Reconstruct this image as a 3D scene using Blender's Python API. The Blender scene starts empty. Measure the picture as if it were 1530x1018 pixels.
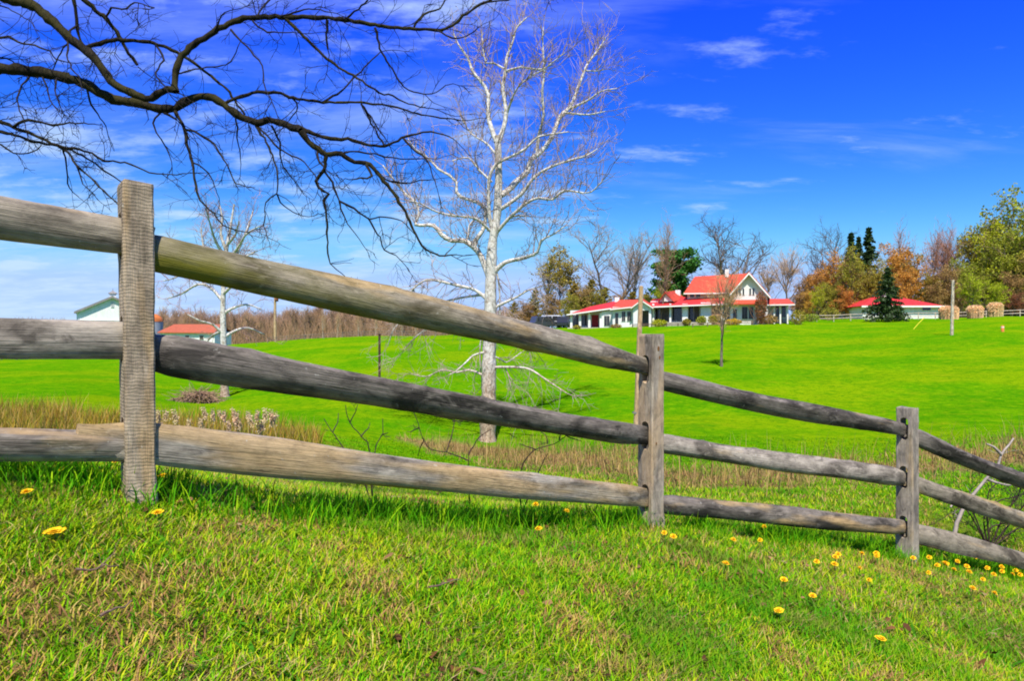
import bpy, bmesh, math, random
import numpy as np
from mathutils import Vector, Matrix

# ------------------------------------------------------------------ camera, sky, sun
scene = bpy.context.scene
COL = scene.collection
F = 1020.0; CX = 765.0; HY = 500.0            # focal length and horizon of the photograph, in its pixels

cam_d = bpy.data.cameras.new('camera'); cam = bpy.data.objects.new('camera', cam_d); COL.objects.link(cam)
cam_d.sensor_width = 36.0; cam_d.lens = 24.0; cam_d.shift_y = -9.0 / 1530.0
cam_d.clip_start = 0.05; cam_d.clip_end = 5000
cam.location = (0, 0, 0); cam.rotation_euler = (math.radians(90), 0, 0)
scene.camera = cam

SUN_EL = math.radians(58); SUN_AZ = math.radians(183)    # azimuth of the sun, clockwise from +Y
sd = Vector((math.sin(SUN_AZ) * math.cos(SUN_EL), math.cos(SUN_AZ) * math.cos(SUN_EL), math.sin(SUN_EL)))
sun_d = bpy.data.lights.new('sun', 'SUN'); sun = bpy.data.objects.new('sun', sun_d); COL.objects.link(sun)
sun_d.energy = 5.0; sun_d.angle = math.radians(0.6); sun_d.color = (1.0, 0.93, 0.80)
sun.rotation_euler = sd.to_track_quat('Z', 'Y').to_euler(); sun.location = (0, -20, 40)

scene.view_settings.view_transform = 'Standard'; scene.view_settings.look = 'None'
scene.render.filter_size = 1.5; scene.cycles.filter_width = 1.9; scene.view_settings.exposure = 0.6; scene.view_settings.gamma = 1.0

world = bpy.data.worlds.new('World'); scene.world = world; world.use_nodes = True
def build_world():
    nt = world.node_tree; nt.nodes.clear(); N = nt.nodes.new; L = nt.links.new
    out = N('ShaderNodeOutputWorld'); bg = N('ShaderNodeBackground'); L(bg.outputs[0], out.inputs[0])
    bg.inputs['Strength'].default_value = 0.10
    sky = N('ShaderNodeTexSky'); sky.sky_type = 'NISHITA'; sky.sun_disc = False
    sky.sun_elevation = SUN_EL; sky.sun_rotation = SUN_AZ; sky.altitude = 300; sky.air_density = 1.0
    sky.dust_density = 0.3; sky.ozone_density = 2.0
    # the photograph's deep saturated blue: one power curve per channel on the sky colour, the same all round
    sp = N('ShaderNodeSeparateColor'); L(sky.outputs[0], sp.inputs[0]); cc = N('ShaderNodeCombineColor')
    for ch, (k, pw, ref, top) in enumerate(((0.080, 2.7, 3.0, 0.29), (0.30, 1.9, 4.5, 0.43), (0.72, 0.12, 6.4, 0.9))):
        m1 = N('ShaderNodeMath'); m1.operation = 'DIVIDE'; L(sp.outputs[ch], m1.inputs[0]); m1.inputs[1].default_value = ref
        m2 = N('ShaderNodeMath'); m2.operation = 'POWER'; L(m1.outputs[0], m2.inputs[0]); m2.inputs[1].default_value = pw
        m3 = N('ShaderNodeMath'); m3.operation = 'MULTIPLY'; L(m2.outputs[0], m3.inputs[0]); m3.inputs[1].default_value = k * 10
        m4 = N('ShaderNodeMath'); m4.operation = 'SMOOTH_MIN'; L(m3.outputs[0], m4.inputs[0]); m4.inputs[1].default_value = top * 10; m4.inputs[2].default_value = 1.2
        L(m4.outputs[0], cc.inputs[ch])
    class _o: outputs = [cc.outputs[0]]
    sc2 = _o
    # wispy clouds on a flat layer high above
    tc = N('ShaderNodeTexCoord'); sep = N('ShaderNodeSeparateXYZ'); L(tc.outputs['Generated'], sep.inputs[0])
    def math_(op, a, b=None, clamp=False):
        m = N('ShaderNodeMath'); m.operation = op; m.use_clamp = clamp
        for i, v in enumerate((a, b)):
            if v is None: continue
            if isinstance(v, (int, float)): m.inputs[i].default_value = v
            else: L(v, m.inputs[i])
        return m.outputs[0]
    zz = math_('ADD', math_('MAXIMUM', sep.outputs[2], 0.0), 0.16)
    u = math_('DIVIDE', sep.outputs[0], zz); v = math_('DIVIDE', sep.outputs[1], zz)
    cmb = N('ShaderNodeCombineXYZ'); L(u, cmb.inputs[0]); L(v, cmb.inputs[1])
    mp = N('ShaderNodeMapping'); mp.inputs['Location'].default_value = (3.1, 1.7, 0); mp.inputs['Rotation'].default_value = (0, 0, math.radians(-24)); mp.inputs['Scale'].default_value = (0.75, 2.0, 1)
    L(cmb.outputs[0], mp.inputs[0])
    n1 = N('ShaderNodeTexNoise'); n1.inputs['Scale'].default_value = 1.25; n1.inputs['Detail'].default_value = 9; n1.inputs['Roughness'].default_value = 0.6; n1.inputs['Distortion'].default_value = 0.35
    L(mp.outputs[0], n1.inputs[0])
    n2 = N('ShaderNodeTexNoise'); n2.inputs['Scale'].default_value = 0.42; n2.inputs['Detail'].default_value = 2
    mp2 = N('ShaderNodeMapping'); mp2.inputs['Location'].default_value = (0.6, 0.2, 0); L(cmb.outputs[0], mp2.inputs[0]); L(mp2.outputs[0], n2.inputs[0])
    # more cloud toward the west (left), clearer to the east
    bias = math_('MULTIPLY', u, -0.075)
    s = math_('ADD', n1.outputs[0], math_('ADD', math_('MULTIPLY', math_('SUBTRACT', n2.outputs[0], 0.5), 0.55), bias))
    mr = N('ShaderNodeMapRange'); mr.interpolation_type = 'SMOOTHSTEP'; L(s, mr.inputs[0])
    mr.inputs[1].default_value = 0.47; mr.inputs[2].default_value = 0.95; mr.inputs[3].default_value = 0.0; mr.inputs[4].default_value = 0.6
    # a second, finer layer of broken puffs
    mp3 = N('ShaderNodeMapping'); mp3.inputs['Location'].default_value = (8.3, 2.9, 0); mp3.inputs['Rotation'].default_value = (0, 0, math.radians(-14)); mp3.inputs['Scale'].default_value = (1.6, 2.8, 1); L(cmb.outputs[0], mp3.inputs[0])
    n3 = N('ShaderNodeTexNoise'); n3.inputs['Scale'].default_value = 1.5; n3.inputs['Detail'].default_value = 8; n3.inputs['Roughness'].default_value = 0.62; L(mp3.outputs[0], n3.inputs[0])
    s3 = math_('ADD', n3.outputs[0], math_('ADD', math_('MULTIPLY', math_('SUBTRACT', n2.outputs[0], 0.5), 0.4), math_('MULTIPLY', u, -0.065)))
    mr3 = N('ShaderNodeMapRange'); mr3.interpolation_type = 'SMOOTHSTEP'; L(s3, mr3.inputs[0])
    mr3.inputs[1].default_value = 0.50; mr3.inputs[2].default_value = 0.78; mr3.inputs[3].default_value = 0.0; mr3.inputs[4].default_value = 0.75
    class _m: outputs = [math_('MAXIMUM', mr.outputs[0], mr3.outputs[0])]
    mr = _m
    mix = N('ShaderNodeMix'); mix.data_type = 'RGBA'; L(mr.outputs[0], mix.inputs[0]); L(sc2.outputs[0], mix.inputs[6])
    mix.inputs[7].default_value = (4.2, 5.5, 6.9, 1)
    L(mix.outputs[2], bg.inputs['Color'])
build_world()

# ------------------------------------------------------------------ helpers
def W(px, py, d):
    return np.array([(px - CX) / F * d, d, (HY - py) / F * d])

def thing(name, label, cat, loc=(0, 0, 0), group=None, rz=0.0):
    o = bpy.data.objects.new(name, None); COL.objects.link(o); o.empty_display_size = 0.1
    o.location = loc; o.rotation_euler = (0, 0, rz)
    o['label'] = label; o['category'] = cat
    if group: o['group'] = group
    return o
def tag(o, label, cat=None, group=None, kind=None):
    if label: o['label'] = label
    if cat: o['category'] = cat
    if group: o['group'] = group
    if kind: o['kind'] = kind
    return o

def mesh(name, V, quads=None, tris=None, mat=None, smooth=True, color=None):
    V = np.asarray(V, dtype=np.float32).reshape(-1, 3)
    nq = 0 if quads is None else len(quads); ntr = 0 if tris is None else len(tris)
    me = bpy.data.meshes.new(name)
    me.vertices.add(len(V)); me.vertices.foreach_set('co', V.ravel())
    idx = []
    if nq: idx.append(np.asarray(quads, dtype=np.int32).ravel())
    if ntr: idx.append(np.asarray(tris, dtype=np.int32).ravel())
    idx = np.concatenate(idx)
    me.loops.add(len(idx)); me.loops.foreach_set('vertex_index', idx)
    me.polygons.add(nq + ntr)
    st = np.concatenate([np.arange(nq) * 4, nq * 4 + np.arange(ntr) * 3]).astype(np.int32)
    me.polygons.foreach_set('loop_start', st)
    me.polygons.foreach_set('use_smooth', np.full(nq + ntr, smooth))
    me.update(calc_edges=True)
    if color is not None:
        a = me.color_attributes.new('col', 'FLOAT_COLOR', 'POINT')
        c = np.ones((len(V), 4), dtype=np.float32); c[:, :3] = color
        a.data.foreach_set('color', c.ravel())
    if mat: me.materials.append(mat)
    return me
def link(name, me, parent=None, loc=None):
    o = bpy.data.objects.new(name, me); COL.objects.link(o)
    if parent is not None: o.parent = parent
    if loc is not None: o.location = loc
    return o
def copy_thing(root, loc, rz, scale):
    r = root.copy(); COL.objects.link(r); r.location = loc; r.rotation_euler = (0, 0, rz); r.scale = scale
    for ch in root.children:
        c = ch.copy(); COL.objects.link(c); c.parent = r
    return r

class Tubes:                                     # many tapered tubes joined into one mesh
    def __init__(s): s.g = {}
    def add(s, pts, rad, k=5):
        pts = np.asarray(pts, dtype=np.float64); rad = np.broadcast_to(np.asarray(rad, dtype=np.float64), (len(pts),))
        s.g.setdefault((len(pts), k), []).append((pts, rad))
    def arrays(s):
        Vs, Q, base = [], [], 0
        for (n, k), L in s.g.items():
            P = np.array([a for a, _ in L]); R = np.array([b for _, b in L]); B = len(L)
            T = np.gradient(P, axis=1); T /= np.linalg.norm(T, axis=2, keepdims=True) + 1e-12
            m = T.mean(axis=1); ref = np.where(np.abs(m[:, 2:3]) > 0.8, np.array([[1., 0.03, 0]]), np.array([[0.02, 0.03, 1.]]))[:, None, :]
            U = np.cross(T, np.broadcast_to(ref, T.shape)); U /= np.linalg.norm(U, axis=2, keepdims=True) + 1e-12
            Vv = np.cross(T, U)
            a = np.arange(k) / k * 2 * np.pi
            ring = P[:, :, None, :] + R[:, :, None, None] * (np.cos(a)[None, None, :, None] * U[:, :, None, :] + np.sin(a)[None, None, :, None] * Vv[:, :, None, :])
            Vs.append(ring.reshape(-1, 3))
            i = np.arange(n - 1)[:, None]; j = np.arange(k)[None, :]; j2 = (j + 1) % k
            q = np.stack([i * k + j, i * k + j2, (i + 1) * k + j2, (i + 1) * k + j], axis=-1).reshape(-1, 4)
            q = q[None] + (base + np.arange(B) * n * k)[:, None, None]
            Q.append(q.reshape(-1, 4)); base += B * n * k
        return np.concatenate(Vs), np.concatenate(Q)
    def mesh(s, name, mat):
        V, Q = s.arrays(); return mesh(name, V, Q, None, mat)

def smooth_path(P, R, step):
    """Catmull-Rom through points, resampled about every step"""
    P = np.asarray(P, float); R = np.asarray(R, float); out = []; ro = []
    n = len(P); E = np.vstack([2 * P[0] - P[1], P, 2 * P[-1] - P[-2]])
    for i in range(n - 1):
        p0, p1, p2, p3 = E[i], E[i + 1], E[i + 2], E[i + 3]
        m = max(1, int(np.linalg.norm(p2 - p1) / step))
        for t in np.arange(m) / m:
            out.append(0.5 * (2 * p1 + (p2 - p0) * t + (2 * p0 - 5 * p1 + 4 * p2 - p3) * t * t + (3 * p1 - p0 - 3 * p2 + p3) * t ** 3))
            ro.append(R[i] * (1 - t) + R[i + 1] * t)
    out.append(P[-1]); ro.append(R[-1])
    return np.array(out), np.array(ro)

def vnoise(x, y, seed=0):                        # smooth 2-D value noise, 0..1
    xi = np.floor(x).astype(np.int64); yi = np.floor(y).astype(np.int64); fx = x - xi; fy = y - yi
    fx = fx * fx * (3 - 2 * fx); fy = fy * fy * (3 - 2 * fy)
    def h(a, b):
        v = (a * 374761393 + b * 668265263 + seed * 974711) & 0x7fffffff
        v = ((v ^ (v >> 13)) * 1274126177) & 0x7fffffff
        return ((v ^ (v >> 16)) & 0xffff) / 65535.0
    return (h(xi, yi) * (1 - fx) + h(xi + 1, yi) * fx) * (1 - fy) + (h(xi, yi + 1) * (1 - fx) + h(xi + 1, yi + 1) * fx) * fy
def fbm(x, y, seed=0, o=3):
    s = 0; a = 0.5; t = 0
    for i in range(o):
        s = s + a * vnoise(x * 2 ** i, y * 2 ** i, seed + i); t += a; a *= 0.5
    return s / t

# ------------------------------------------------------------------ materials
def new_mat(name):
    m = bpy.data.materials.new(name); m.use_nodes = True
    return m, m.node_tree, m.node_tree.nodes['Principled BSDF']
def nd(nt, typ, **kw):
    n = nt.nodes.new(typ)
    for k, v in kw.items():
        if k in ('operation', 'data_type', 'blend_type', 'interpolation_type', 'noise_dimensions', 'wave_type', 'bands_direction', 'wave_profile', 'feature', 'attribute_name', 'use_clamp'): setattr(n, k, v)
        else: n.inputs[k].default_value = v
    return n
def ramp(nt, src, stops):
    r = nt.nodes.new('ShaderNodeValToRGB'); e = r.color_ramp.elements
    while len(e) < len(stops): e.new(0.5)
    for el, (p, c) in zip(e, stops):
        el.position = p; el.color = (c, c, c, 1) if isinstance(c, (int, float)) else (*c, 1)
    nt.links.new(src, r.inputs[0]); return r.outputs[0]
def mixc(nt, f, a, b, mode='MIX'):
    m = nt.nodes.new('ShaderNodeMix'); m.data_type = 'RGBA'; m.blend_type = mode
    for i, v in ((0, f), (6, a), (7, b)):
        if hasattr(v, 'links'): nt.links.new(v, m.inputs[i])
        elif isinstance(v, (int, float)): m.inputs[i].default_value = v
        else: m.inputs[i].default_value = (*v, 1)
    return m.outputs[2]
def objco(nt, scale, loc=(0, 0, 0), rot=(0, 0, 0), kind='Object'):
    tc = nt.nodes.new('ShaderNodeTexCoord'); mp = nt.nodes.new('ShaderNodeMapping')
    mp.inputs['Scale'].default_value = scale; mp.inputs['Location'].default_value = loc; mp.inputs['Rotation'].default_value = rot
    nt.links.new(tc.outputs[kind], mp.inputs[0]); return mp.outputs[0]
def noise(nt, co, scale, detail=4, rough=0.55, dist=0.0):
    n = nt.nodes.new('ShaderNodeTexNoise'); nt.links.new(co, n.inputs[0])
    n.inputs['Scale'].default_value = scale; n.inputs['Detail'].default_value = detail; n.inputs['Roughness'].default_value = rough; n.inputs['Distortion'].default_value = dist
    return n.outputs[0]
def bump(nt, bs, h, strength, dist):
    b = nt.nodes.new('ShaderNodeBump'); b.inputs['Strength'].default_value = strength; b.inputs['Distance'].default_value = dist
    nt.links.new(h, b.inputs['Height']); nt.links.new(b.outputs[0], bs.inputs['Normal'])

def plain(name, c, rough=0.7, var=0.25, scale=3.0, metal=0.0, bmp=0.0, kind='Object'):
    m, nt, bs = new_mat(name)
    n = noise(nt, objco(nt, (1, 1, 1), kind=kind), scale, 5, 0.6)
    lo = tuple(x * (1 - var) for x in c); hi = tuple(min(1, x * (1 + var)) for x in c)
    nt.links.new(ramp(nt, n, [(0.3, lo), (0.7, hi)]), bs.inputs['Base Color'])
    bs.inputs['Roughness'].default_value = rough; bs.inputs['Metallic'].default_value = metal
    bs.inputs['Specular IOR Level'].default_value = 0.25
    if bmp: bump(nt, bs, n, bmp, 0.02)
    return m

def wood_mat(name, axis='x', light=(0.40, 0.345, 0.285), dark=(0.10, 0.088, 0.075), tan=(0.42, 0.29, 0.14), tan_amt=0.3, moss=0.0, saw=False, seed=0.0):
    """weathered timber: grain, cracks and patches along one object axis"""
    m, nt, bs = new_mat(name); L = nt.links.new
    def sc(a, b): return (a, b, b) if axis == 'x' else (b, b, a)
    off = (seed * 3.1, seed * 1.7, seed * 2.3)
    warp = noise(nt, objco(nt, sc(1.2, 3), off), 1.0, 2)
    g1 = noise(nt, objco(nt, sc(1.6, 42), off), 1.0, 5, 0.62, 0.6)
    g2 = noise(nt, objco(nt, sc(5, 190), off), 1.0, 3, 0.6, 0.3)
    p1 = noise(nt, objco(nt, sc(2.3, 6), off), 1.0, 5, 0.6, 0.5)
    p2 = noise(nt, objco(nt, sc(1.3, 8), (off[0] + 4, off[1] + 9, off[2])), 1.0, 3, 0.5)
    c = mixc(nt, ramp(nt, g1, [(0.30, 0.0), (0.66, 1.0)]), tuple(0.38 * a + 0.62 * b for a, b in zip(dark, light)), light)
    c = mixc(nt, ramp(nt, p1, [(0.44, 0.0), (0.60, 0.9)]), c, dark)
    p3 = noise(nt, objco(nt, sc(6, 14), (off[0] + 2, off[1], off[2] + 5)), 1.0, 4, 0.6, 0.8)
    c = mixc(nt, ramp(nt, p3, [(0.56, 0.0), (0.68, 0.6)]), c, tuple(min(1, 1.25 * x) for x in light))
    c = mixc(nt, ramp(nt, p3, [(0.30, 0.7), (0.38, 0.0)]), c, tuple(0.6 * x for x in dark))
    if tan_amt > 0:
        c = mixc(nt, ramp(nt, p2, [(0.62 - 0.3 * tan_amt, 0.0), (0.70 - 0.2 * tan_amt, 0.8)]), c, tan)
    cr = ramp(nt, g2, [(0.30, 0.9), (0.37, 0.0)] if not saw else [(0.27, 0.6), (0.33, 0.0)])
    c = mixc(nt, cr, c, tuple(0.4 * x for x in dark))
    mo_ = noise(nt, objco(nt, sc(9, 22), off), 1.0, 6, 0.75)
    c = mixc(nt, 1.0, c, ramp(nt, mo_, [(0.28, 0.50), (0.5, 0.95), (0.72, 1.30)]), 'MULTIPLY')
    # small pale lichen dots
    li = noise(nt, objco(nt, (1, 1, 1), off), 34.0, 3, 0.6)
    c = mixc(nt, ramp(nt, li, [(0.68, 0.0), (0.74, 0.5)]), c, (0.50, 0.49, 0.43))
    if moss > 0:
        mo = noise(nt, objco(nt, sc(3, 9), off), 1.0, 4, 0.6)
        tc = nt.nodes.new('ShaderNodeTexCoord'); sep = nt.nodes.new('ShaderNodeSeparateXYZ'); L(tc.outputs['Object'], sep.inputs[0])
        mr = nt.nodes.new('ShaderNodeMapRange'); L(sep.outputs[0], mr.inputs[0]); mr.inputs[1].default_value = 0.05; mr.inputs[2].default_value = 2.2; mr.inputs[3].default_value = moss; mr.inputs[4].default_value = 0.0
        # moss colour mixed in more strongly towards the lower flank
        mz = nt.nodes.new('ShaderNodeMapRange'); L(sep.outputs[2], mz.inputs[0]); mz.inputs[1].default_value = 0.05; mz.inputs[2].default_value = -0.05; mz.inputs[3].default_value = 0.35; mz.inputs[4].default_value = 1.0
        mm = nt.nodes.new('ShaderNodeMath'); mm.operation = 'MULTIPLY'; L(mr.outputs[0], mm.inputs[0]); L(mz.outputs[0], mm.inputs[1])
        m3 = nt.nodes.new('ShaderNodeMath'); m3.operation = 'MULTIPLY'; L(mm.outputs[0], m3.inputs[0]); L(ramp(nt, mo, [(0.3, 0.2), (0.6, 1.3)]), m3.inputs[1]); m3.use_clamp = True
        c = mixc(nt, m3.outputs[0], c, (0.17, 0.155, 0.02))
    h = g2
    if saw:
        w = nt.nodes.new('ShaderNodeTexWave'); w.wave_type = 'BANDS'; w.bands_direction = 'Z'
        L(objco(nt, (1, 1, 1), rot=(0, math.radians(-5), 0)), w.inputs[0]); w.inputs['Scale'].default_value = 21.0; w.inputs['Distortion'].default_value = 4.5; w.inputs['Detail'].default_value = 3; w.inputs['Detail Scale'].default_value = 1.6
        sm = ramp(nt, w.outputs[0], [(0.1, 0.62), (0.6, 1.0)])
        msk = noise(nt, objco(nt, (4, 4, 3)), 1.0, 3)
        c = mixc(nt, ramp(nt, msk, [(0.3, 0.15), (0.6, 0.65)]), c, mixc(nt, 1.0, c, sm, 'MULTIPLY'))
        ad = nt.nodes.new('ShaderNodeMath'); ad.operation = 'MULTIPLY_ADD'; L(w.outputs[0], ad.inputs[0]); ad.inputs[1].default_value = 0.22; L(g2, ad.inputs[2]); h = ad.outputs[0]
    else:
        ad = nt.nodes.new('ShaderNodeMath'); ad.operation = 'MULTIPLY_ADD'; L(g1, ad.inputs[0]); ad.inputs[1].default_value = 1.4; L(g2, ad.inputs[2]); h = ad.outputs[0]
    L(c, bs.inputs['Base Color']); bs.inputs['Roughness'].default_value = 0.85; bs.inputs['Specular IOR Level'].default_value = 0.15
    bump(nt, bs, h, 0.6, 0.007)
    return m

def leafy(name, trans=0.35, attr=True, c=None, tint=(1, 1, 1), rough=0.6, spec=0.25):
    m, nt, bs = new_mat(name); L = nt.links.new
    if attr:
        a = nt.nodes.new('ShaderNodeVertexColor'); a.layer_name = 'col'; src = a.outputs[0]
        if tint != (1, 1, 1): src = mixc(nt, 1.0, src, tint, 'MULTIPLY')
    else:
        gi = nt.nodes.new('ShaderNodeNewGeometry'); oi = nt.nodes.new('ShaderNodeObjectInfo')
        n = noise(nt, objco(nt, (1, 1, 1)), 6.0, 3)
        src = ramp(nt, n, [(0.3, tuple(x * 0.6 for x in c)), (0.7, tuple(x * 1.35 for x in c))])
        # each leaf and each tree a little different
        hs = nt.nodes.new('ShaderNodeHueSaturation'); mr = nt.nodes.new('ShaderNodeMapRange'); L(gi.outputs['Random Per Island'], mr.inputs[0]); mr.inputs[3].default_value = 0.6; mr.inputs[4].default_value = 1.35
        mh = nt.nodes.new('ShaderNodeMapRange'); L(oi.outputs['Random'], mh.inputs[0]); mh.inputs[3].default_value = 0.485; mh.inputs[4].default_value = 0.515
        L(mh.outputs[0], hs.inputs['Hue']); L(mr.outputs[0], hs.inputs['Value']); L(src, hs.inputs['Color']); src = hs.outputs[0]
    L(src, bs.inputs['Base Color']); bs.inputs['Roughness'].default_value = rough; bs.inputs['Specular IOR Level'].default_value = spec
    if trans > 0:
        tr = nt.nodes.new('ShaderNodeBsdfTranslucent'); L(src, tr.inputs[0]); mx = nt.nodes.new('ShaderNodeMixShader'); mx.inputs[0].default_value = trans
        L(bs.outputs[0], mx.inputs[1]); L(tr.outputs[0], mx.inputs[2]); L(mx.outputs[0], nt.nodes['Material Output'].inputs[0])
    return m

# ------------------------------------------------------------------ terrain
FD = np.array([0.80, 0.60])                       # rough fence direction in plan
POSTS = [(-4.30, 1.05), (-1.63, 2.99), (1.01, 4.96), (3.62, 6.26), (6.35, 7.35)]
POST_Z = [-0.42, -0.74, -1.40, -2.06, -2.86]
def _controls():
    C = []
    for (x, y), z in zip(POSTS, POST_Z): C.append((x, y, z))
    pl = lambda x, y: -1.1375 - 0.25 * x
    for x, y in [(0, 0), (0, 1.5), (-1.3, 1.7), (1.5, 2.2), (0.5, 3.0), (2.6, 3.6), (3.2, 4.8), (4.8, 5.2), (-0.6, 2.6), (1.0, -1.5), (-1.5, -1), (-1.5, -4), (2, -4), (4, -1), (5, 2.5), (7, 4), (0, -9)]:
        C.append((x, y, pl(x, y)))
    C += [(-4, 2.6, -0.55), (-6, 4.2, -0.75), (-6, 0, 0.1), (-9, 2, -0.2), (-9, -6, 0.3), (9, -3, -3.2), (10, 5, -3.5)]
    P = [(0, 690, 3.2), (0, 687, 4.4), (0, 676, 8), (100, 695, 4.4), (100, 678, 8), (100, 660, 14), (300, 712, 5), (300, 690, 8), (300, 662, 13.5), (0, 622, 20), (0, 655, 13), (120, 598, 27), (100, 565, 45), (0, 575, 40),
         (550, 735, 6.4), (550, 715, 9.5), (550, 684, 16), (760, 745, 7.6), (760, 715, 11), (760, 690, 17), (336, 594, 38), (300, 603, 35), (430, 640, 22), (567, 600, 32), (500, 560, 45), (728, 660, 26), (948, 655, 22), (900, 600, 34), (1078, 548, 45),
         (1422, 500, 60), (1300, 560, 40), (1300, 620, 28), (1500, 600, 30), (1500, 655, 20), (1200, 683, 18), (1200, 712, 14), (1200, 765, 9.3), (1050, 718, 13), (1050, 755, 9), (1450, 693, 15), (1500, 745, 11), (1520, 800, 9), (1050, 672, 18), (1380, 760, 10),
         (640, 540, 52), (800, 540, 52), (950, 520, 65), (1200, 515, 62), (1250, 495, 78), (700, 515, 75),
         (851, 491, 99), (960, 487.5, 96), (1090, 484.5, 92), (1190, 481.5, 94), (1290, 478.5, 100), (1400, 477, 100), (1530, 473, 98), (780, 493, 101), (720, 499, 97), (560, 503.5, 92), (420, 512, 90), (300, 524, 92), (150, 534, 96), (0, 539, 95),
         (250, 555, 60), (430, 540, 60), (-250, 560, 60), (-250, 640, 20), (1800, 480, 90), (1800, 640, 25), (1900, 780, 11)]
    for p in P: C.append(tuple(W(*p)))
    for p in [(168, 529, 116), (0, 533, 130), (400, 512, 150), (560, 508, 160), (720, 503, 150), (850, 492, 150), (1090, 486, 150), (1300, 482, 150), (1500, 478, 150), (100, 522, 250), (500, 506, 260), (900, 498, 260), (1400, 494, 260), (-400, 525, 150), (2000, 480, 150)]:
        C.append(tuple(W(*p)))
    for a in range(100, 441, 30):
        for r in (80, 300):
            t = math.radians(a); C.append((r * math.cos(t), r * math.sin(t), -2.0 if r > 200 else -2.0 + 2.0 * (-math.cos(t)))) if math.sin(t) < 0.2 else None
    for a in range(0, 360, 30):
        t = math.radians(a); C.append((900 * math.cos(t), 900 * math.sin(t), -3.0)); C.append((2600 * math.cos(t), 2600 * math.sin(t), -4.0))
    return np.array([c for c in C if c is not None], dtype=float)
def _comp(x, y):
    r = np.hypot(x, y) + 1e-9; k = np.log1p(r / 4.0) / r
    return x * k, y * k
_CT = _controls()
def _tps_fit():
    u, v = _comp(_CT[:, 0], _CT[:, 1]); n = len(u)
    d2 = (u[:, None] - u) ** 2 + (v[:, None] - v) ** 2
    K = 0.5 * d2 * np.log(d2 + 1e-12); K[np.arange(n), np.arange(n)] = 2e-4
    A = np.zeros((n + 3, n + 3)); A[:n, :n] = K; A[:n, n] = 1; A[:n, n + 1] = u; A[:n, n + 2] = v; A[n:, :n] = A[:n, n:].T
    s = np.linalg.solve(A, np.concatenate([_CT[:, 2], np.zeros(3)]))
    return u, v, s
_TU, _TV, _TS = _tps_fit()
def ground(x, y):
    x = np.asarray(x, float); y = np.asarray(y, float); sh = x.shape; x = x.ravel(); y = y.ravel()
    u, v = _comp(x, y); z = np.empty(len(x))
    for i in range(0, len(x), 20000):
        s = slice(i, i + 20000)
        d2 = (u[s, None] - _TU) ** 2 + (v[s, None] - _TV) ** 2
        z[s] = (0.5 * d2 * np.log(d2 + 1e-12)) @ _TS[:-3] + _TS[-3] + _TS[-2] * u[s] + _TS[-1] * v[s]
    r = np.hypot(x, y)
    z += (fbm(x * 1.7, y * 1.7, 3) - 0.5) * 0.07 * np.clip(r / 3, 0.4, 1)
    z += (fbm(x * 0.22, y * 0.22, 9) - 0.5) * 0.35 * np.clip((r - 10) / 25, 0, 1)
    return z.reshape(sh)
def gz(x, y): return float(ground(np.array([x]), np.array([y]))[0])
def hit(px, py, near=0.8, far=200):
    """first point where the ray through a pixel meets the ground"""
    d = np.geomspace(near, far, 2500); P = W(px, py, 1.0)
    g = ground(P[0] * d, P[1] * d) - P[2] * d
    i = int(np.argmax(g > 0))
    return np.array([P[0] * d[i], d[i], P[2] * d[i]])

# dry patches: the swale with last year's stalks behind the fence, and the reed bed on the left
SWALE = np.array([hit(*p)[:2] for p in [(700, 672), (800, 683), (900, 700), (980, 715), (1080, 716), (1200, 710), (1330, 700), (1450, 690), (1560, 680), (1750, 668)]])
def seg_dist(x, y, P):
    best = np.full(x.shape, 1e9)
    for a, b in zip(P[:-1], P[1:]):
        d = b - a; t = np.clip(((x - a[0]) * d[0] + (y - a[1]) * d[1]) / (d @ d), 0, 1)
        best = np.minimum(best, np.hypot(x - a[0] - t * d[0], y - a[1] - t * d[1]))
    return best
REED = np.array([hit(*p)[:2] for p in [(-260, 640), (-60, 640), (100, 640), (250, 648), (330, 655)]])
def dryness(x, y):
    d = seg_dist(x, y, SWALE); n = fbm(x * 0.9, y * 0.9, 21)
    s = np.clip(1.35 - d / 1.5 + (n - 0.5) * 2.6, 0, 1)
    d2 = seg_dist(x, y, REED)
    s2 = np.clip(1.3 - d2 / 3.2 + (n - 0.5) * 1.4, 0, 1)
    return s, s2

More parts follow.
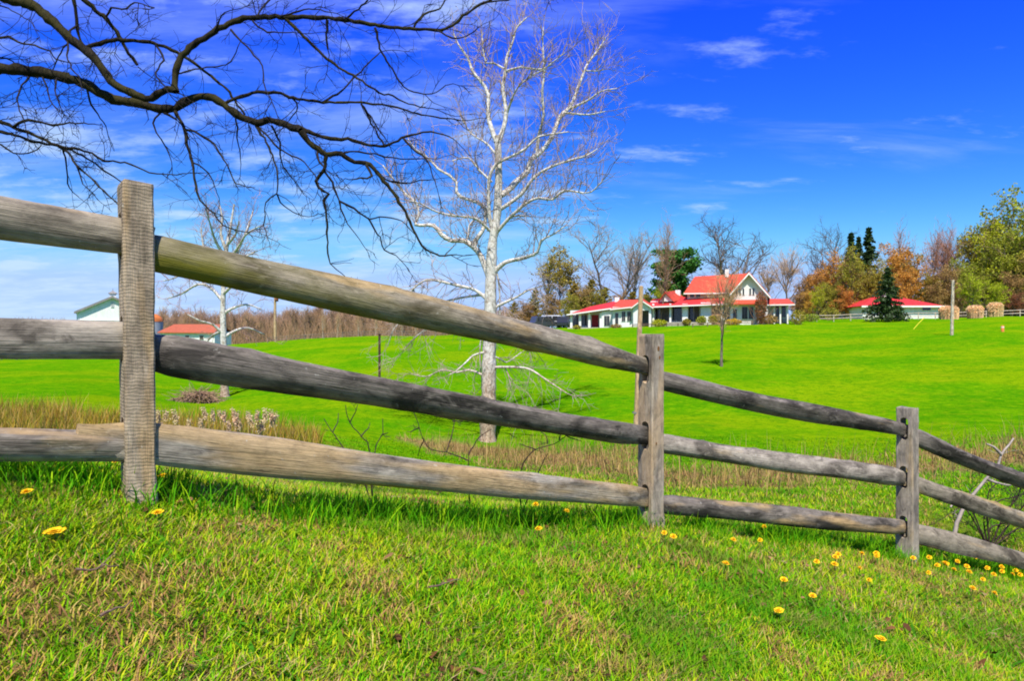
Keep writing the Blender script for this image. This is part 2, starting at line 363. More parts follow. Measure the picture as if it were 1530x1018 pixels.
def grass_ground_mat():
    m, nt, bs = new_mat('meadow_grass'); L = nt.links.new
    co = objco(nt, (1, 1, 1))
    big = noise(nt, co, 0.12, 4, 0.55); mid = noise(nt, co, 0.55, 5, 0.6, 0.4); fine = noise(nt, co, 9.0, 6, 0.7)
    stret = noise(nt, objco(nt, (0.35, 0.55, 1)), 1.0, 6, 0.7, 0.5)
    c = mixc(nt, ramp(nt, mid, [(0.32, 0.0), (0.68, 1.0)]), (0.058, 0.225, 0.001), (0.115, 0.285, 0.0015))
    c = mixc(nt, ramp(nt, big, [(0.44, 0.0), (0.58, 0.85)]), c, (0.185, 0.300, 0.002))
    c = mixc(nt, ramp(nt, stret, [(0.33, 0.6), (0.49, 0.0)]), c, (0.034, 0.19, 0.002))
    tuft = noise(nt, co, 2.6, 6, 0.75, 0.6)
    c = mixc(nt, ramp(nt, tuft, [(0.36, 0.75), (0.50, 0.0)]), c, (0.036, 0.175, 0.002))
    c = mixc(nt, ramp(nt, tuft, [(0.52, 0.0), (0.66, 0.6)]), c, (0.22, 0.33, 0.004))
    c = mixc(nt, ramp(nt, noise(nt, objco(nt, (0.4, 0.5, 1), (7, 3, 0)), 1.0, 6, 0.75, 0.5), [(0.56, 0.0), (0.70, 0.55)]), c, (0.26, 0.30, 0.006))
    c = mixc(nt, ramp(nt, fine, [(0.28, 0.6), (0.5, 0.0)]), c, (0.03, 0.13, 0.002))
    c = mixc(nt, ramp(nt, fine, [(0.6, 0.0), (0.8, 0.5)]), c, (0.23, 0.34, 0.01))
    at = nt.nodes.new('ShaderNodeVertexColor'); at.layer_name = 'col'; sp = nt.nodes.new('ShaderNodeSeparateColor'); L(at.outputs[0], sp.inputs[0])
    litter = ramp(nt, noise(nt, co, 5.0, 5, 0.7), [(0.3, (0.14, 0.085, 0.03)), (0.7, (0.42, 0.27, 0.12))])
    c = mixc(nt, sp.outputs[0], c, litter)
    c = mixc(nt, sp.outputs[1], c, ramp(nt, fine, [(0.3, (0.12, 0.12, 0.01)), (0.7, (0.30, 0.22, 0.03))]))
    soil = ramp(nt, noise(nt, co, 24.0, 5, 0.7), [(0.3, (0.045, 0.055, 0.010)), (0.5, (0.11, 0.12, 0.015)), (0.62, (0.20, 0.17, 0.035)), (0.8, (0.30, 0.19, 0.09))])
    c = mixc(nt, sp.outputs[2], c, soil)
    L(c, bs.inputs['Base Color']); bs.inputs['Roughness'].default_value = 0.95; bs.inputs['Specular IOR Level'].default_value = 0.0
    hh_ = nt.nodes.new('ShaderNodeMath'); hh_.operation = 'MULTIPLY_ADD'; L(tuft, hh_.inputs[0]); hh_.inputs[1].default_value = 3.0; L(fine, hh_.inputs[2])
    bump(nt, bs, hh_.outputs[0], 0.7, 0.06)
    return m

def build_ground():
    def grid(rs, an, name):
        R, A = np.meshgrid(rs, an, indexing='ij'); x = R * np.sin(A); y = R * np.cos(A); z = ground(x, y)
        return x, y, z
    rs = np.concatenate([[0.02], np.geomspace(0.3, 3000, 330)])
    front = np.linspace(-0.85, 0.85, 420); back = np.linspace(0.85, 2 * np.pi - 0.85, 120)[1:-1]
    an = np.concatenate([front, back]); x, y, z = grid(rs, an, 'g'); n, k = x.shape
    i = np.arange(n - 1)[:, None]; j = np.arange(k)[None, :]; j2 = (j + 1) % k
    q = np.stack([i * k + j, (i + 1) * k + j, (i + 1) * k + j2, i * k + j2], axis=-1).reshape(-1, 4)
    dr, rd = dryness(x, y); r = np.hypot(x, y)
    near = np.clip(1.25 - (r - 6) / 9, 0, 1) * 1.0
    col = np.stack([dr * 0.9, rd * 0.9, near * 0.9], axis=-1).reshape(-1, 3)
    me = mesh('ground', np.stack([x, y, z], -1).reshape(-1, 3), q, None, grass_ground_mat(), True, col)
    o = link('ground', me); o['kind'] = 'structure'; o['label'] = 'bright green meadow dipping behind the fence and rising to the house'
build_ground()


# ------------------------------------------------------------------ split-rail fence
rng = np.random.default_rng(7)
def apply_bool(o, cutters):
    for c in cutters:
        md = o.modifiers.new('cut', 'BOOLEAN'); md.operation = 'DIFFERENCE'; md.solver = 'EXACT'; md.object = c
    dg = bpy.context.evaluated_depsgraph_get(); me = bpy.data.meshes.new_from_object(o.evaluated_get(dg))
    o.modifiers.clear(); old = o.data; o.data = me; bpy.data.meshes.remove(old)
    for c in cutters:
        m = c.data; bpy.data.objects.remove(c); bpy.data.meshes.remove(m)

def post_mesh(name, H, wx, wy, seed, mat, lean=0.0, sink=0.35):
    """sawn post: local x along the fence, y through it, z up; chamfered edges, slightly uneven"""
    r = np.random.default_rng(seed); ch = 0.008
    cs = np.array([(-wx / 2 + ch, -wy / 2), (wx / 2 - ch, -wy / 2), (wx / 2, -wy / 2 + ch), (wx / 2, wy / 2 - ch), (wx / 2 - ch, wy / 2), (-wx / 2 + ch, wy / 2), (-wx / 2, wy / 2 - ch), (-wx / 2, -wy / 2 + ch)])
    zs = np.concatenate([[-sink, -0.03], np.linspace(0.0, H - 0.02, 26), [H - 0.004]])
    n = len(zs); V = []
    k = len(cs)
    ph = r.uniform(0, 6, 6)
    for i, z in enumerate(zs):
        wob = np.array([math.sin(z * 2.1 + ph[0]) * 0.004, math.sin(z * 1.7 + ph[1]) * 0.005]); s = 1 + 0.02 * math.sin(z * 3 + ph[2])
        if z < 0.12: s += 0.10 * (0.12 - max(z, 0)) / 0.12      # swells a little at the foot
        if i == n - 1: s *= 0.97
        jit = r.normal(0, 0.0012, (k, 2))
        p = cs * s + wob + jit + np.array([lean * z, 0])
        top = r.normal(0, 0.003, k) if i == n - 1 else 0
        V.append(np.column_stack([p, np.full(k, z) + top]))
    V = np.vstack(V)
    i = np.arange(n - 1)[:, None]; j = np.arange(k)[None, :]; j2 = (j + 1) % k
    q = np.stack([i * k + j, i * k + j2, (i + 1) * k + j2, (i + 1) * k + j], axis=-1).reshape(-1, 4)
    tt = [(0 + (n - 1) * k, t + (n - 1) * k, t + 1 + (n - 1) * k) for t in range(1, k - 1)] + [(0, t + 1, t) for t in range(1, k - 1)]
    return mesh(name, V, q, tt, mat, False)
def capsule_cutter(x, z, w, h, L):
    V, q, tt = [], [], []; k = 16
    pr = []
    for a in range(k):
        t = 2 * math.pi * a / k; cz = (h / 2 - w / 2) * (1 if math.sin(t) >= 0 else -1)
        pr.append((math.cos(t) * w / 2, z + cz + math.sin(t) * w / 2))
    for s in (-L, L):
        for (yy, zz) in pr: V.append((x + s, yy, zz))
    q = [(j, (j + 1) % k, (j + 1) % k + k, j + k) for j in range(k)]
    me = mesh('cutter', V, None, None, None) if False else None
    m = bpy.data.meshes.new('cutter'); m.from_pydata(V, [], q + [tuple(range(k))[::-1], tuple(range(k, 2 * k))]); m.update()
    o = bpy.data.objects.new('cutter', m); COL.objects.link(o)
    bm = bmesh.new(); bm.from_mesh(m); bmesh.ops.recalc_face_normals(bm, faces=bm.faces); bm.to_mesh(m); bm.free()
    return o

fence = thing('split_rail_fence', 'weathered grey three-rail split-rail fence running downhill across the grass', 'fence', (POSTS[0][0], POSTS[0][1], POST_Z[0]))
FO = Vector(fence.location)
post_m = [wood_mat('post_wood_sawn', 'z', (0.44, 0.355, 0.25), (0.23, 0.18, 0.125), tan=(0.42, 0.29, 0.15), tan_amt=0.25, saw=True, seed=1),
          wood_mat('post_wood_split', 'z', (0.40, 0.34, 0.265), (0.16, 0.13, 0.10), tan=(0.43, 0.31, 0.19), tan_amt=0.4, seed=2),
          wood_mat('post_wood_grey', 'z', (0.37, 0.315, 0.25), (0.14, 0.12, 0.10), tan_amt=0.3, seed=5)]
POST_H = [1.42, 1.40, 1.405, 1.395, 1.4]
# rail heights (world z of rail axis) at each end of each bay: (top, middle, bottom)
def zpx(py, d): return (HY - py) / F * d
d1, d2, d3, d4 = POSTS[1][1], POSTS[2][1], POSTS[3][1], POSTS[4][1]
BAY = [[(0.74, zpx(356, d1)), (0.06, zpx(511, d1)), (-0.17, 0)],
       [(zpx(372, d1), zpx(549, d2)), (zpx(522, d1), zpx(651, d2)), (zpx(664, d1), zpx(746, d2))],
       [(zpx(566, d2), zpx(643, d3)), (zpx(661, d2), zpx(716, d3)), (zpx(753, d2), zpx(788, d3))],
       [(zpx(647, d3), -1.86), (zpx(718, d3), -2.30), (zpx(794, d3), -2.66)]]
BAY[0][2] = (-0.16, zpx(668, d1))
WX, WY = 0.118, 0.152
pdir = []
for i, (x, y) in enumerate(POSTS):
    a = np.array(POSTS[max(0, i - 1)]); b = np.array(POSTS[min(len(POSTS) - 1, i + 1)]); d = b - a; pdir.append(math.atan2(d[1], d[0]))
pdir[1] += 0.02; pdir[3] += 0.16
for i, (x, y) in enumerate(POSTS):
    z0 = gz(x, y); H = POST_H[i] + (POST_Z[i] - z0)
    mt = post_m[0] if i == 1 else post_m[1] if i == 2 else post_m[2]
    me = post_mesh('post', H, WX, WY, 20 + i, mt, lean=[0, 0.0, 0.006, 0.004, 0][i] * (-1 if i == 1 else 1))
    o = link('post', me, fence); o.location = Vector((x, y, z0)) - FO; o.rotation_euler = (0, 0, pdir[i] )
    if i == 1: o.rotation_euler = (0, math.radians(-0.9), pdir[i])
    # mortises
    hs = []
    for r_ in range(3):
        zl = [BAY[i - 1][r_][1]] if i > 0 else []
        zl += [BAY[i][r_][0]] if i < 4 else []
        hs.append(sum(zl) / len(zl) - z0 + 0.028)
    cut = [capsule_cutter(0, h, 0.076, 0.205, 0.4) for h in hs]
    for c_ in cut: c_.parent = fence; c_.location = o.location; c_.rotation_euler = o.rotation_euler
    apply_bool(o, cut)
    for p in o.data.polygons: p.use_smooth = False
    if i == 1:
        kn = link('knot', mesh('knot', *(lambda a: (np.vstack([[(0, -0.0, 0)], np.column_stack([np.cos(a) * 0.012, np.full(12, 0.003), np.sin(a) * 0.021])]), None, [(0, 1 + (t + 1) % 12, 1 + t) for t in range(12)]))(np.arange(12) / 12 * 2 * np.pi), mat=plain('knot_wood', (0.16, 0.075, 0.025), 0.8, 0.4, 60)), o)
        kn.location = (-0.03, -WY / 2 - 0.002, 0.875)
        KN = kn.data
    if i == 2:
        for kx, kz, ks in ((0.0, 1.30, 0.9), (0.012, 1.235, 0.7), (-0.02, 0.62, 0.5)):
            kk = link('knot', KN, o); kk.location = (kx, -WY / 2 - 0.004, kz); kk.scale = (ks, 1, ks)

def rail_obj(name, A, B, hh, ww, seed, mat, twist=0.0, sag=0.0, shape=2.6, end_h=(0.056, 0.056), end_w=(0.017, 0.017), tap=(0.30, 0.40), shy=(-0.010, 0.010), bow=0.0):
    """hewn rail from A to B (axis points inside the mortises); local x runs along it"""
    A = Vector(A); B = Vector(B); d = B - A; Ln = d.length; r = np.random.default_rng(seed)
    n = 64; k = 18; V = []
    a = np.arange(k) / k * 2 * np.pi
    ph = r.uniform(0, 6.28, 12); fac = r.uniform(0.84, 1.12, k); fac = (fac + np.roll(fac, 1)) / 2
    kn = [(r.uniform(0.1, 0.9) * Ln, r.uniform(0, 6.28), r.uniform(0.03, 0.06), r.uniform(0.006, 0.014)) for _ in range(7)]
    for i in range(n):
        t = i / (n - 1); x = t * Ln
        def ease(e): return e * e * (3 - 2 * e)
        e0 = ease(min(1, x / tap[0])); e1 = ease(min(1, (Ln - x) / tap[1]))
        h = hh * (1.03 + 0.09 * math.sin(5.1 * t + ph[0]) + 0.045 * math.sin(13 * t + ph[1])); w = ww * (1 + 0.08 * math.sin(4.3 * t + ph[2]) + 0.04 * math.sin(11 * t + ph[3]))
        h = end_h[0] * (1 - e0) + h * e0; w = end_w[0] * (1 - e0) + w * e0
        h = end_h[1] * (1 - e1) + h * e1; w = end_w[1] * (1 - e1) + w * e1
        c, s = np.cos(a), np.sin(a); se = 2 / shape
        yy = np.sign(c) * np.abs(c) ** se * w; zz = np.sign(s) * np.abs(s) ** se * h
        f = fac + 0.025 * np.sin(3 * a + 9 * t + ph[4]) + 0.018 * np.sin(5 * a - 17 * t + ph[5]) + r.normal(0, 0.006, k)
        for (kx, ka, kr, kh) in kn:
            g = math.exp(-((x - kx) / kr) ** 2) * kh * np.exp(-(np.angle(np.exp(1j * (a - ka))) / 0.5) ** 2); f = f + g / max(h, 0.02)
        yy *= f; zz *= f
        tw = twist * math.sin(math.pi * t) * e0 * e1
        y2 = yy * math.cos(tw) - zz * math.sin(tw); z2 = yy * math.sin(tw) + zz * math.cos(tw)
        y2 += shy[0] * (1 - e0) + shy[1] * (1 - e1) + bow * math.sin(math.pi * t) + 0.006 * math.sin(7 * t + ph[6])
        z2 += sag * math.sin(math.pi * t) + 0.007 * math.sin(6 * t + ph[7]) * e0 * e1
        xe = r.normal(0, 0.004, k) if i in (0, n - 1) else 0
        V.append(np.column_stack([np.full(k, x) + xe, y2, z2]))
    V = np.vstack(V); i = np.arange(n - 1)[:, None]; j = np.arange(k)[None, :]; j2 = (j + 1) % k
    q = np.stack([i * k + j, (i + 1) * k + j, (i + 1) * k + j2, i * k + j2], axis=-1).reshape(-1, 4)
    V = np.vstack([V, V[:k].mean(0), V[-k:].mean(0)]); c0 = n * k
    tt = [(c0, (t_ + 1) % k, t_) for t_ in range(k)][::-1]; tt = [(c0, t_, (t_ + 1) % k) for t_ in range(k)] + [(c0 + 1, (n - 1) * k + (t_ + 1) % k, (n - 1) * k + t_) for t_ in range(k)]
    me = mesh(name, V, q, tt, mat); me.validate()
    bm = bmesh.new(); bm.from_mesh(me); bmesh.ops.recalc_face_normals(bm, faces=bm.faces)
    for e in bm.edges:
        if len(e.link_faces) == 2 and e.calc_face_angle(0) > 0.7: e.smooth = False
    bm.to_mesh(me); bm.free()
    o = link(name, me, fence)
    X = d.normalized(); Y = Vector((0, 0, 1)).cross(X).normalized(); Z = X.cross(Y)
    M = Matrix((X, Y, Z)).transposed().to_4x4(); M.translation = A - FO
    o.matrix_local = M
    return o
LIGHT = dict(light=(0.37, 0.325, 0.265), dark=(0.10, 0.085, 0.068))
DARKW = dict(light=(0.21, 0.180, 0.150), dark=(0.030, 0.026, 0.022))
MIDW = dict(light=(0.31, 0.265, 0.20), dark=(0.055, 0.045, 0.034))
specs = {  # (bay, rail): half height, half width, material, extras
    (0, 0): (0.078, 0.050, wood_mat('rail_wood_brown', **MIDW, tan_amt=0.3, seed=11), dict(shape=2.3, twist=0.25, tap=(0.3, 0.12))),
    (0, 1): (0.082, 0.045, wood_mat('rail_wood_pale_grey', **LIGHT, tan_amt=0.0, seed=12), dict(shape=2.5, twist=-0.15, tap=(0.3, 0.1), end_h=(0.05, 0.066))),
    (0, 2): (0.062, 0.050, wood_mat('rail_wood_grey_low', **LIGHT, tan_amt=0.1, seed=13), dict(shape=2.5, tap=(0.3, 0.1))),
    (1, 0): (0.084, 0.062, wood_mat('rail_wood_mossy', **MIDW, tan_amt=0.2, moss=1.0, seed=14), dict(shape=2.0, tap=(0.10, 0.7), end_h=(0.066, 0.060), sag=0.012)),
    (1, 1): (0.078, 0.052, wood_mat('rail_wood_dark', **DARKW, tan_amt=0.0, seed=15), dict(shape=2.05, twist=0.55, tap=(0.2, 0.5), end_h=(0.066, 0.06), sag=-0.02)),
    (1, 2): (0.088, 0.060, wood_mat('rail_wood_tan', **LIGHT, tan_amt=0.75, seed=16), dict(shape=2.2, tap=(0.25, 0.4), end_h=(0.060, 0.066), sag=0.0)),
    (2, 0): (0.070, 0.052, wood_mat('rail_wood_dark_b', **DARKW, tan_amt=0.1, seed=17), dict(shape=2.1, twist=0.3, end_h=(0.066, 0.055), tap=(0.15, 0.4), sag=-0.012)),
    (2, 1): (0.074, 0.050, wood_mat('rail_wood_grey_b', **LIGHT, tan_amt=0.05, seed=18), dict(shape=2.2, twist=-0.2, tap=(0.2, 0.3))),
    (2, 2): (0.072, 0.055, wood_mat('rail_wood_dark_c', **DARKW, tan_amt=0.35, seed=19), dict(shape=2.2, tap=(0.25, 0.3))),
    (3, 0): (0.080, 0.055, wood_mat('rail_wood_dark_d', **DARKW, tan_amt=0.0, seed=20), dict(shape=2.1, twist=0.6, tap=(0.2, 0.4), sag=-0.04)),
    (3, 1): (0.080, 0.052, wood_mat('rail_wood_grey_c', **MIDW, tan_amt=0.1, seed=21), dict(shape=2.2, twist=0.3, tap=(0.2, 0.4))),
    (3, 2): (0.085, 0.058, wood_mat('rail_wood_brown_b', **MIDW, tan_amt=0.2, seed=22), dict(shape=2.2, tap=(0.2, 0.4))),
}
for (b, r_), (hh, ww, mt, ex) in specs.items():
    p, q = np.array(POSTS[b]), np.array(POSTS[b + 1]); u = (q - p) / np.linalg.norm(q - p)
    ext = (0.03, 0.05)
    if (b, r_) == (1, 2): ext = (0.24, 0.03)
    z0, z1 = BAY[b][r_]; Ln = np.linalg.norm(q - p); sl = (z1 - z0) / Ln
    A = (*(p - u * ext[0]), z0 - sl * ext[0]); B = (*(q + u * ext[1]), z1 + sl * ext[1])
    rail_obj('rail', A, B, hh, ww, 100 + b * 10 + r_, mt, **ex)

# ------------------------------------------------------------------ tree tools
def norm(v): return v / (np.linalg.norm(v) + 1e-12)
def path(r, p, d, L, n, wander, trop, tz=0.0):
    """wandering path of n points; tz pulls it up (+) or down (-)"""
    P = [np.array(p, float)]; d = norm(np.array(d, float)); st = L / (n - 1)
    for i in range(n - 1):
        d = norm(d + r.normal(0, wander, 3) + np.array([0, 0, tz]))
        P.append(P[-1] + d * st)
    return np.array(P)
def side(r, t, ang):
    """direction leaving tangent t at about ang radians"""
    q = norm(np.cross(t, norm(r.normal(0, 1, 3)))); return norm(t * math.cos(ang) + q * math.sin(ang))
def twig(T, r, p, d, L, rad, lev, tz, k=3, wander=0.22, kids=(2, 4), tips=None, shrink=0.55):
    n = 6 if lev > 0 else 5
    P = path(r, p, d, L, n, wander, 0, tz); R = np.linspace(rad, rad * 0.45, n); T.add(P, R, k)
    if tips is not None: tips.append((P[-1], norm(P[-1] - P[-2])))
    if lev <= 0: return
    for c in range(r.integers(kids[0], kids[1] + 1)):
        t = r.uniform(0.2, 0.97); i = min(n - 2, int(t * (n - 1))); f = t * (n - 1) - i; q = P[i] * (1 - f) + P[i + 1] * f
        dd = side(r, norm(P[i + 1] - P[i]), r.uniform(0.5, 1.1))
        twig(T, r, q, dd, L * r.uniform(0.35, 0.75), rad * shrink, lev - 1, tz, k, wander, kids, tips, shrink)

def bark_mat(name, c, c2, scale=14.0, stretch=4.0, bmp=0.8, top=None, topc=None):
    m, nt, bs = new_mat(name); L = nt.links.new
    n = noise(nt, objco(nt, (stretch, stretch, 1)), scale / stretch, 6, 0.65, 0.4)
    col = ramp(nt, n, [(0.35, c), (0.65, c2)])
    if topc:
        n2 = noise(nt, objco(nt, (1, 1, 1)), 3.0, 4, 0.6)
        col = mixc(nt, ramp(nt, n2, [(0.45, 0.0), (0.6, 0.8)]), col, topc)
    L(col, bs.inputs['Base Color']); bs.inputs['Roughness'].default_value = 0.9; bs.inputs['Specular IOR Level'].default_value = 0.1
    bump(nt, bs, n, bmp, 0.02)
    return m

class Traced:
    """a tree whose limbs follow traced lines, each with its own distance from the camera"""
    def __init__(s, D): s.D = D; s.px = []; s.limbs = []
    def depth_at(s, x, y, tol=14):
        b = None
        for pts, dep, rad in s.px:
            d = np.hypot(pts[:, 0] - x, pts[:, 1] - y); i = int(np.argmin(d))
            if d[i] < tol and (b is None or d[i] < b[0]): b = (d[i], dep[i], rad[i])
        return b
    def limb(s, pts, r0, r1, dd=0.0, d0=None):
        pts = np.array(pts, float)
        if d0 is None:
            b = s.depth_at(*pts[0]); d0 = b[1] if b else s.D
        l = np.concatenate([[0], np.cumsum(np.hypot(*np.diff(pts, axis=0).T))]); l /= l[-1]
        dep = d0 + dd * l; rad = r0 * (1 - l) + r1 * l
        P, Rr = smooth_path(np.column_stack([pts, dep]), rad, 7.0)
        s.px.append((P[:, :2], P[:, 2], Rr))
        X = np.array([W(a, b, c) for a, b, c in P]); R = Rr * P[:, 2] / F
        s.limbs.append((X, R)); return X, R

# ------------------------------------------------------------------ overhanging bare tree, trunk outside the frame on the left
def overhanging_tree():
    r = np.random.default_rng(11)
    t = Traced(4.7); S = r.uniform
    def L(pts, r0, r1, dd=None): return t.limb(pts, r0, r1, S(-0.5, 0.5) if dd is None else dd)
    L([(-560, 40), (-420, 70), (-250, 95), (-100, 100), (0, 103), (60, 107), (105, 118), (140, 132), (170, 149), (200, 153), (240, 162), (262, 160), (290, 146), (310, 144), (335, 156), (365, 177), (390, 184), (402, 179), (430, 188), (450, 196)], 13, 4.6, 0.1)
    L([(-560, -220), (-400, -190), (-200, -110), (-60, -30), (20, 0), (50, 8), (85, 38), (110, 62), (132, 77), (150, 97), (165, 120), (182, 132), (210, 143), (225, 146), (250, 132), (262, 136)], 13, 5.0, -0.1)
    L([(262, 137), (262, 112), (268, 90), (290, 66), (320, 48), (350, 32), (380, 26), (420, 25), (460, 25), (500, 28), (545, 34), (580, 40), (620, 43), (664, 44), (676, 38), (692, 24), (725, 3), (760, -14)], 5.2, 1.6, 0.35)
    L([(725, 3), (745, 1), (780, -6)], 1.5, .8, 0.05)
    L([(651, 44), (675, 56), (698, 53), (716, 40)], 1.4, 0.6)
    L([(427, 28), (465, 65), (501, 97), (527, 113), (560, 133), (586, 144), (604, 153), (636, 161)], 2.6, 0.9)
    L([(560, 41), (571, 79), (586, 103), (604, 130), (625, 138), (645, 141), (667, 127)], 1.8, 0.7)
    L([(489, 29), (488, 50), (489, 71)], 2.2, 1.2, 0.05)
    L([(518, 27), (545, 4), (556, -10)], 1.6, 1.0); L([(418, 25), (440, 18), (468, 13), (495, 18)], 1.5, 0.7)
    L([(619, 39), (633, 21), (657, 12), (667, -4)], 1.8, 1.0)
    L([(130, 70), (150, 65), (171, 60), (206, 60), (245, 69), (277, 85), (321, 118), (342, 138), (365, 171)], 3.4, 1.5, 0.2)
    L([(121, -6), (153, 24), (174, 47), (189, 74), (206, 99)], 3.6, 2.3, 0.2)
    L([(159, 24), (168, 12), (189, 13), (200, 3), (223, 9)], 1.6, 0.8); L([(109, -6), (113, 20), (116, 38), (118, 56), (128, 70)], 2.8, 1.8, 0.05)
    L([(115, 38), (104, 46), (100, 59), (100, 82), (107, 102), (118, 115)], 1.6, 0.9); L([(100, 66), (86, 84), (80, 104)], 1.2, 0.7)
    L([(400, 178), (444, 190), (456, 196), (485, 205), (518, 208), (538, 213), (574, 218), (600, 207), (624, 199), (645, 197), (672, 204)], 4.0, 1.0, 0.3)
    L([(574, 217), (559, 191), (541, 157)], 1.5, 1.0); L([(603, 207), (618, 223), (636, 236), (645, 258), (652, 278)], 1.6, 0.7)
    L([(450, 196), (463, 214), (476, 223), (488, 231), (509, 230), (529, 242), (553, 246), (565, 261), (588, 288), (606, 317), (621, 350), (636, 373), (656, 381), (683, 381)], 4.6, 0.9, 0.2)
    L([(488, 231), (484, 255), (472, 271), (475, 281), (490, 291), (484, 301), (488, 326), (490, 370), (493, 394), (503, 403)], 3.0, 0.8, 0.2)
    L([(484, 255), (497, 273), (506, 297), (515, 326), (524, 341)], 1.8, 0.8); L([(506, 300), (529, 311), (550, 329), (568, 356), (574, 373), (592, 382)], 1.8, 0.8)
    L([(474, 225), (477, 241), (484, 250)], 1.8, 1.0); L([(547, 246), (555, 263), (540, 266), (526, 268)], 2.2, 0.8); L([(556, 250), (571, 264), (600, 274), (628, 270), (650, 268)], 1.6, 0.6)
    L([(509, 230), (530, 226), (560, 231), (600, 237), (640, 236)], 1.5, 0.7); L([(550, 328), (575, 324), (600, 330), (612, 342)], 1.2, 0.6)
    L([(338, 153), (356, 147), (377, 139), (400, 137), (419, 139), (439, 146), (468, 150), (492, 153), (539, 153), (586, 159), (616, 168), (651, 175), (690, 180)], 2.8, 1.0, 0.4)
    L([(483, 152), (510, 136), (527, 118), (545, 100), (569, 77)], 1.7, 0.8); L([(539, 155), (557, 180), (575, 206)], 1.5, 0.9); L([(436, 146), (445, 160), (432, 180)], 1.2, .8)
    L([(262, 166), (272, 185), (278, 195), (278, 214), (288, 242), (291, 267), (294, 287), (299, 299), (307, 308), (319, 319), (333, 336), (352, 344)], 2.8, 0.8, -0.3)
    L([(278, 194), (292, 196), (307, 206), (319, 214), (327, 227), (339, 245), (347, 264), (352, 274), (361, 276)], 2.0, 0.7)
    L([(288, 243), (303, 251), (311, 259), (318, 270), (323, 286)], 1.3, 0.6); L([(242, 166), (232, 178), (228, 185), (233, 197), (241, 207), (253, 232)], 1.5, 0.7)
    L([(240, 165), (252, 173), (263, 178)], 2.2, 1.4, -0.05)
    L([(382, 188), (399, 213), (407, 233), (415, 255), (414, 267), (414, 290), (404, 296), (397, 302), (395, 330)], 1.8, 0.7); L([(414, 290), (419, 302), (438, 317), (450, 322)], 1.2, 0.6)
    L([(386, 189), (405, 208), (417, 223), (436, 232), (455, 243), (470, 262), (480, 286)], 1.6, 0.7); L([(406, 188), (417, 213), (420, 240), (429, 257), (439, 269)], 1.7, 0.7)
    L([(352, 171), (355, 190), (353, 205), (358, 225), (359, 238)], 1.4, 0.7)
    # lower sprays at the far left
    L([(-520, 150), (-300, 130), (-120, 150), (0, 181), (19, 190), (42, 198), (63, 206), (76, 214), (95, 219), (126, 225), (138, 228), (144, 235), (156, 241), (170, 241), (195, 246), (214, 253), (229, 259), (257, 261), (280, 259)], 6, 0.7, 0.1)
    L([(-200, 140), (-80, 172), (0, 197), (22, 202), (48, 211), (68, 215), (85, 218), (109, 225), (136, 240), (153, 253), (170, 264), (187, 277)], 3.6, 0.9, 0.1)
    L([(88, 219), (102, 228), (114, 247), (129, 260), (148, 279), (161, 291), (180, 308)], 1.9, 0.8); L([(-90, 168), (-30, 200), (0, 216), (22, 228), (41, 229), (56, 223), (61, 216)], 2, 0.8)
    L([(44, 114), (33, 128), (26, 148), (30, 165), (36, 179)], 1.5, 0.8); L([(20, 190), (37, 181), (54, 181), (85, 187), (105, 184), (140, 185)], 2.4, 0.7)
    L([(93, 221), (99, 242), (100, 265), (105, 281), (117, 294)], 1.3, 0.6); L([(114, 247), (120, 262), (124, 275), (135, 285)], 1.2, 0.6)
    L([(-160, 110), (-60, 70), (0, 57), (19, 57), (28, 63), (60, 70), (75, 77), (84, 88), (98, 92)], 3, 0.9); L([(-60, 115), (0, 86), (25, 98)], 2, 0.8); L([(-60, 10), (0, 7), (12, 12), (43, 30)], 1.6, 0.6)
    L([(130, 132), (134, 150), (142, 165), (158, 188)], 1.8, 0.7); L([(62, 112), (70, 130), (78, 155), (92, 170)], 1.5, 0.6); L([(84, 115), (82, 135), (90, 158)], 1.3, 0.6)
    L([(345, 44), (362, 62), (380, 82), (392, 98), (396, 128), (410, 160)], 1.6, 0.7); L([(320, 50), (330, 24), (336, 18)], 1.5, 0.9); L([(376, 28), (392, 44), (410, 47), (440, 48)], 1.6, 0.7); L([(384, 26), (394, 6), (410, -6)], 1.6, 1)
    L([(262, 110), (300, 102), (338, 96), (352, 78), (360, 60)], 1.3, 0.6); L([(232, 66), (244, 90), (232, 108), (246, 128)], 1.6, 1.0)
    root = thing('overhanging_tree', 'bare dark-barked tree with long limbs reaching over the fence into the sky', 'tree', (-6.4, 4.7, gz(-6.4, 4.7)))
    O = np.array(root.location)
    bark = bark_mat('dark_bark', (0.007, 0.006, 0.005), (0.034, 0.028, 0.018), 40, 3, 0.9, topc=(0.045, 0.040, 0.012))
    twm = plain('dark_twig_bark', (0.012, 0.009, 0.008), 0.85, 0.3, 20)
    # trunk
    T = Tubes(); zb = O[2]
    tp = np.array([(-6.4, 4.7, zb - 0.3), (-6.4, 4.7, zb + 0.2), (-6.35, 4.7, zb + 1.2), (-6.3, 4.7, 1.6), (-6.25, 4.65, 3.0), (-6.4, 4.5, 4.6), (-6.2, 4.4, 6.4), (-6.4, 4.3, 8.4)])
    P, R = smooth_path(tp, [0.34, 0.27, 0.22, 0.20, 0.17, 0.13, 0.09, 0.03], 0.2); T.add(P - O, R, 12)
    link('trunk', T.mesh('trunk', bark), root)
    TW = Tubes()
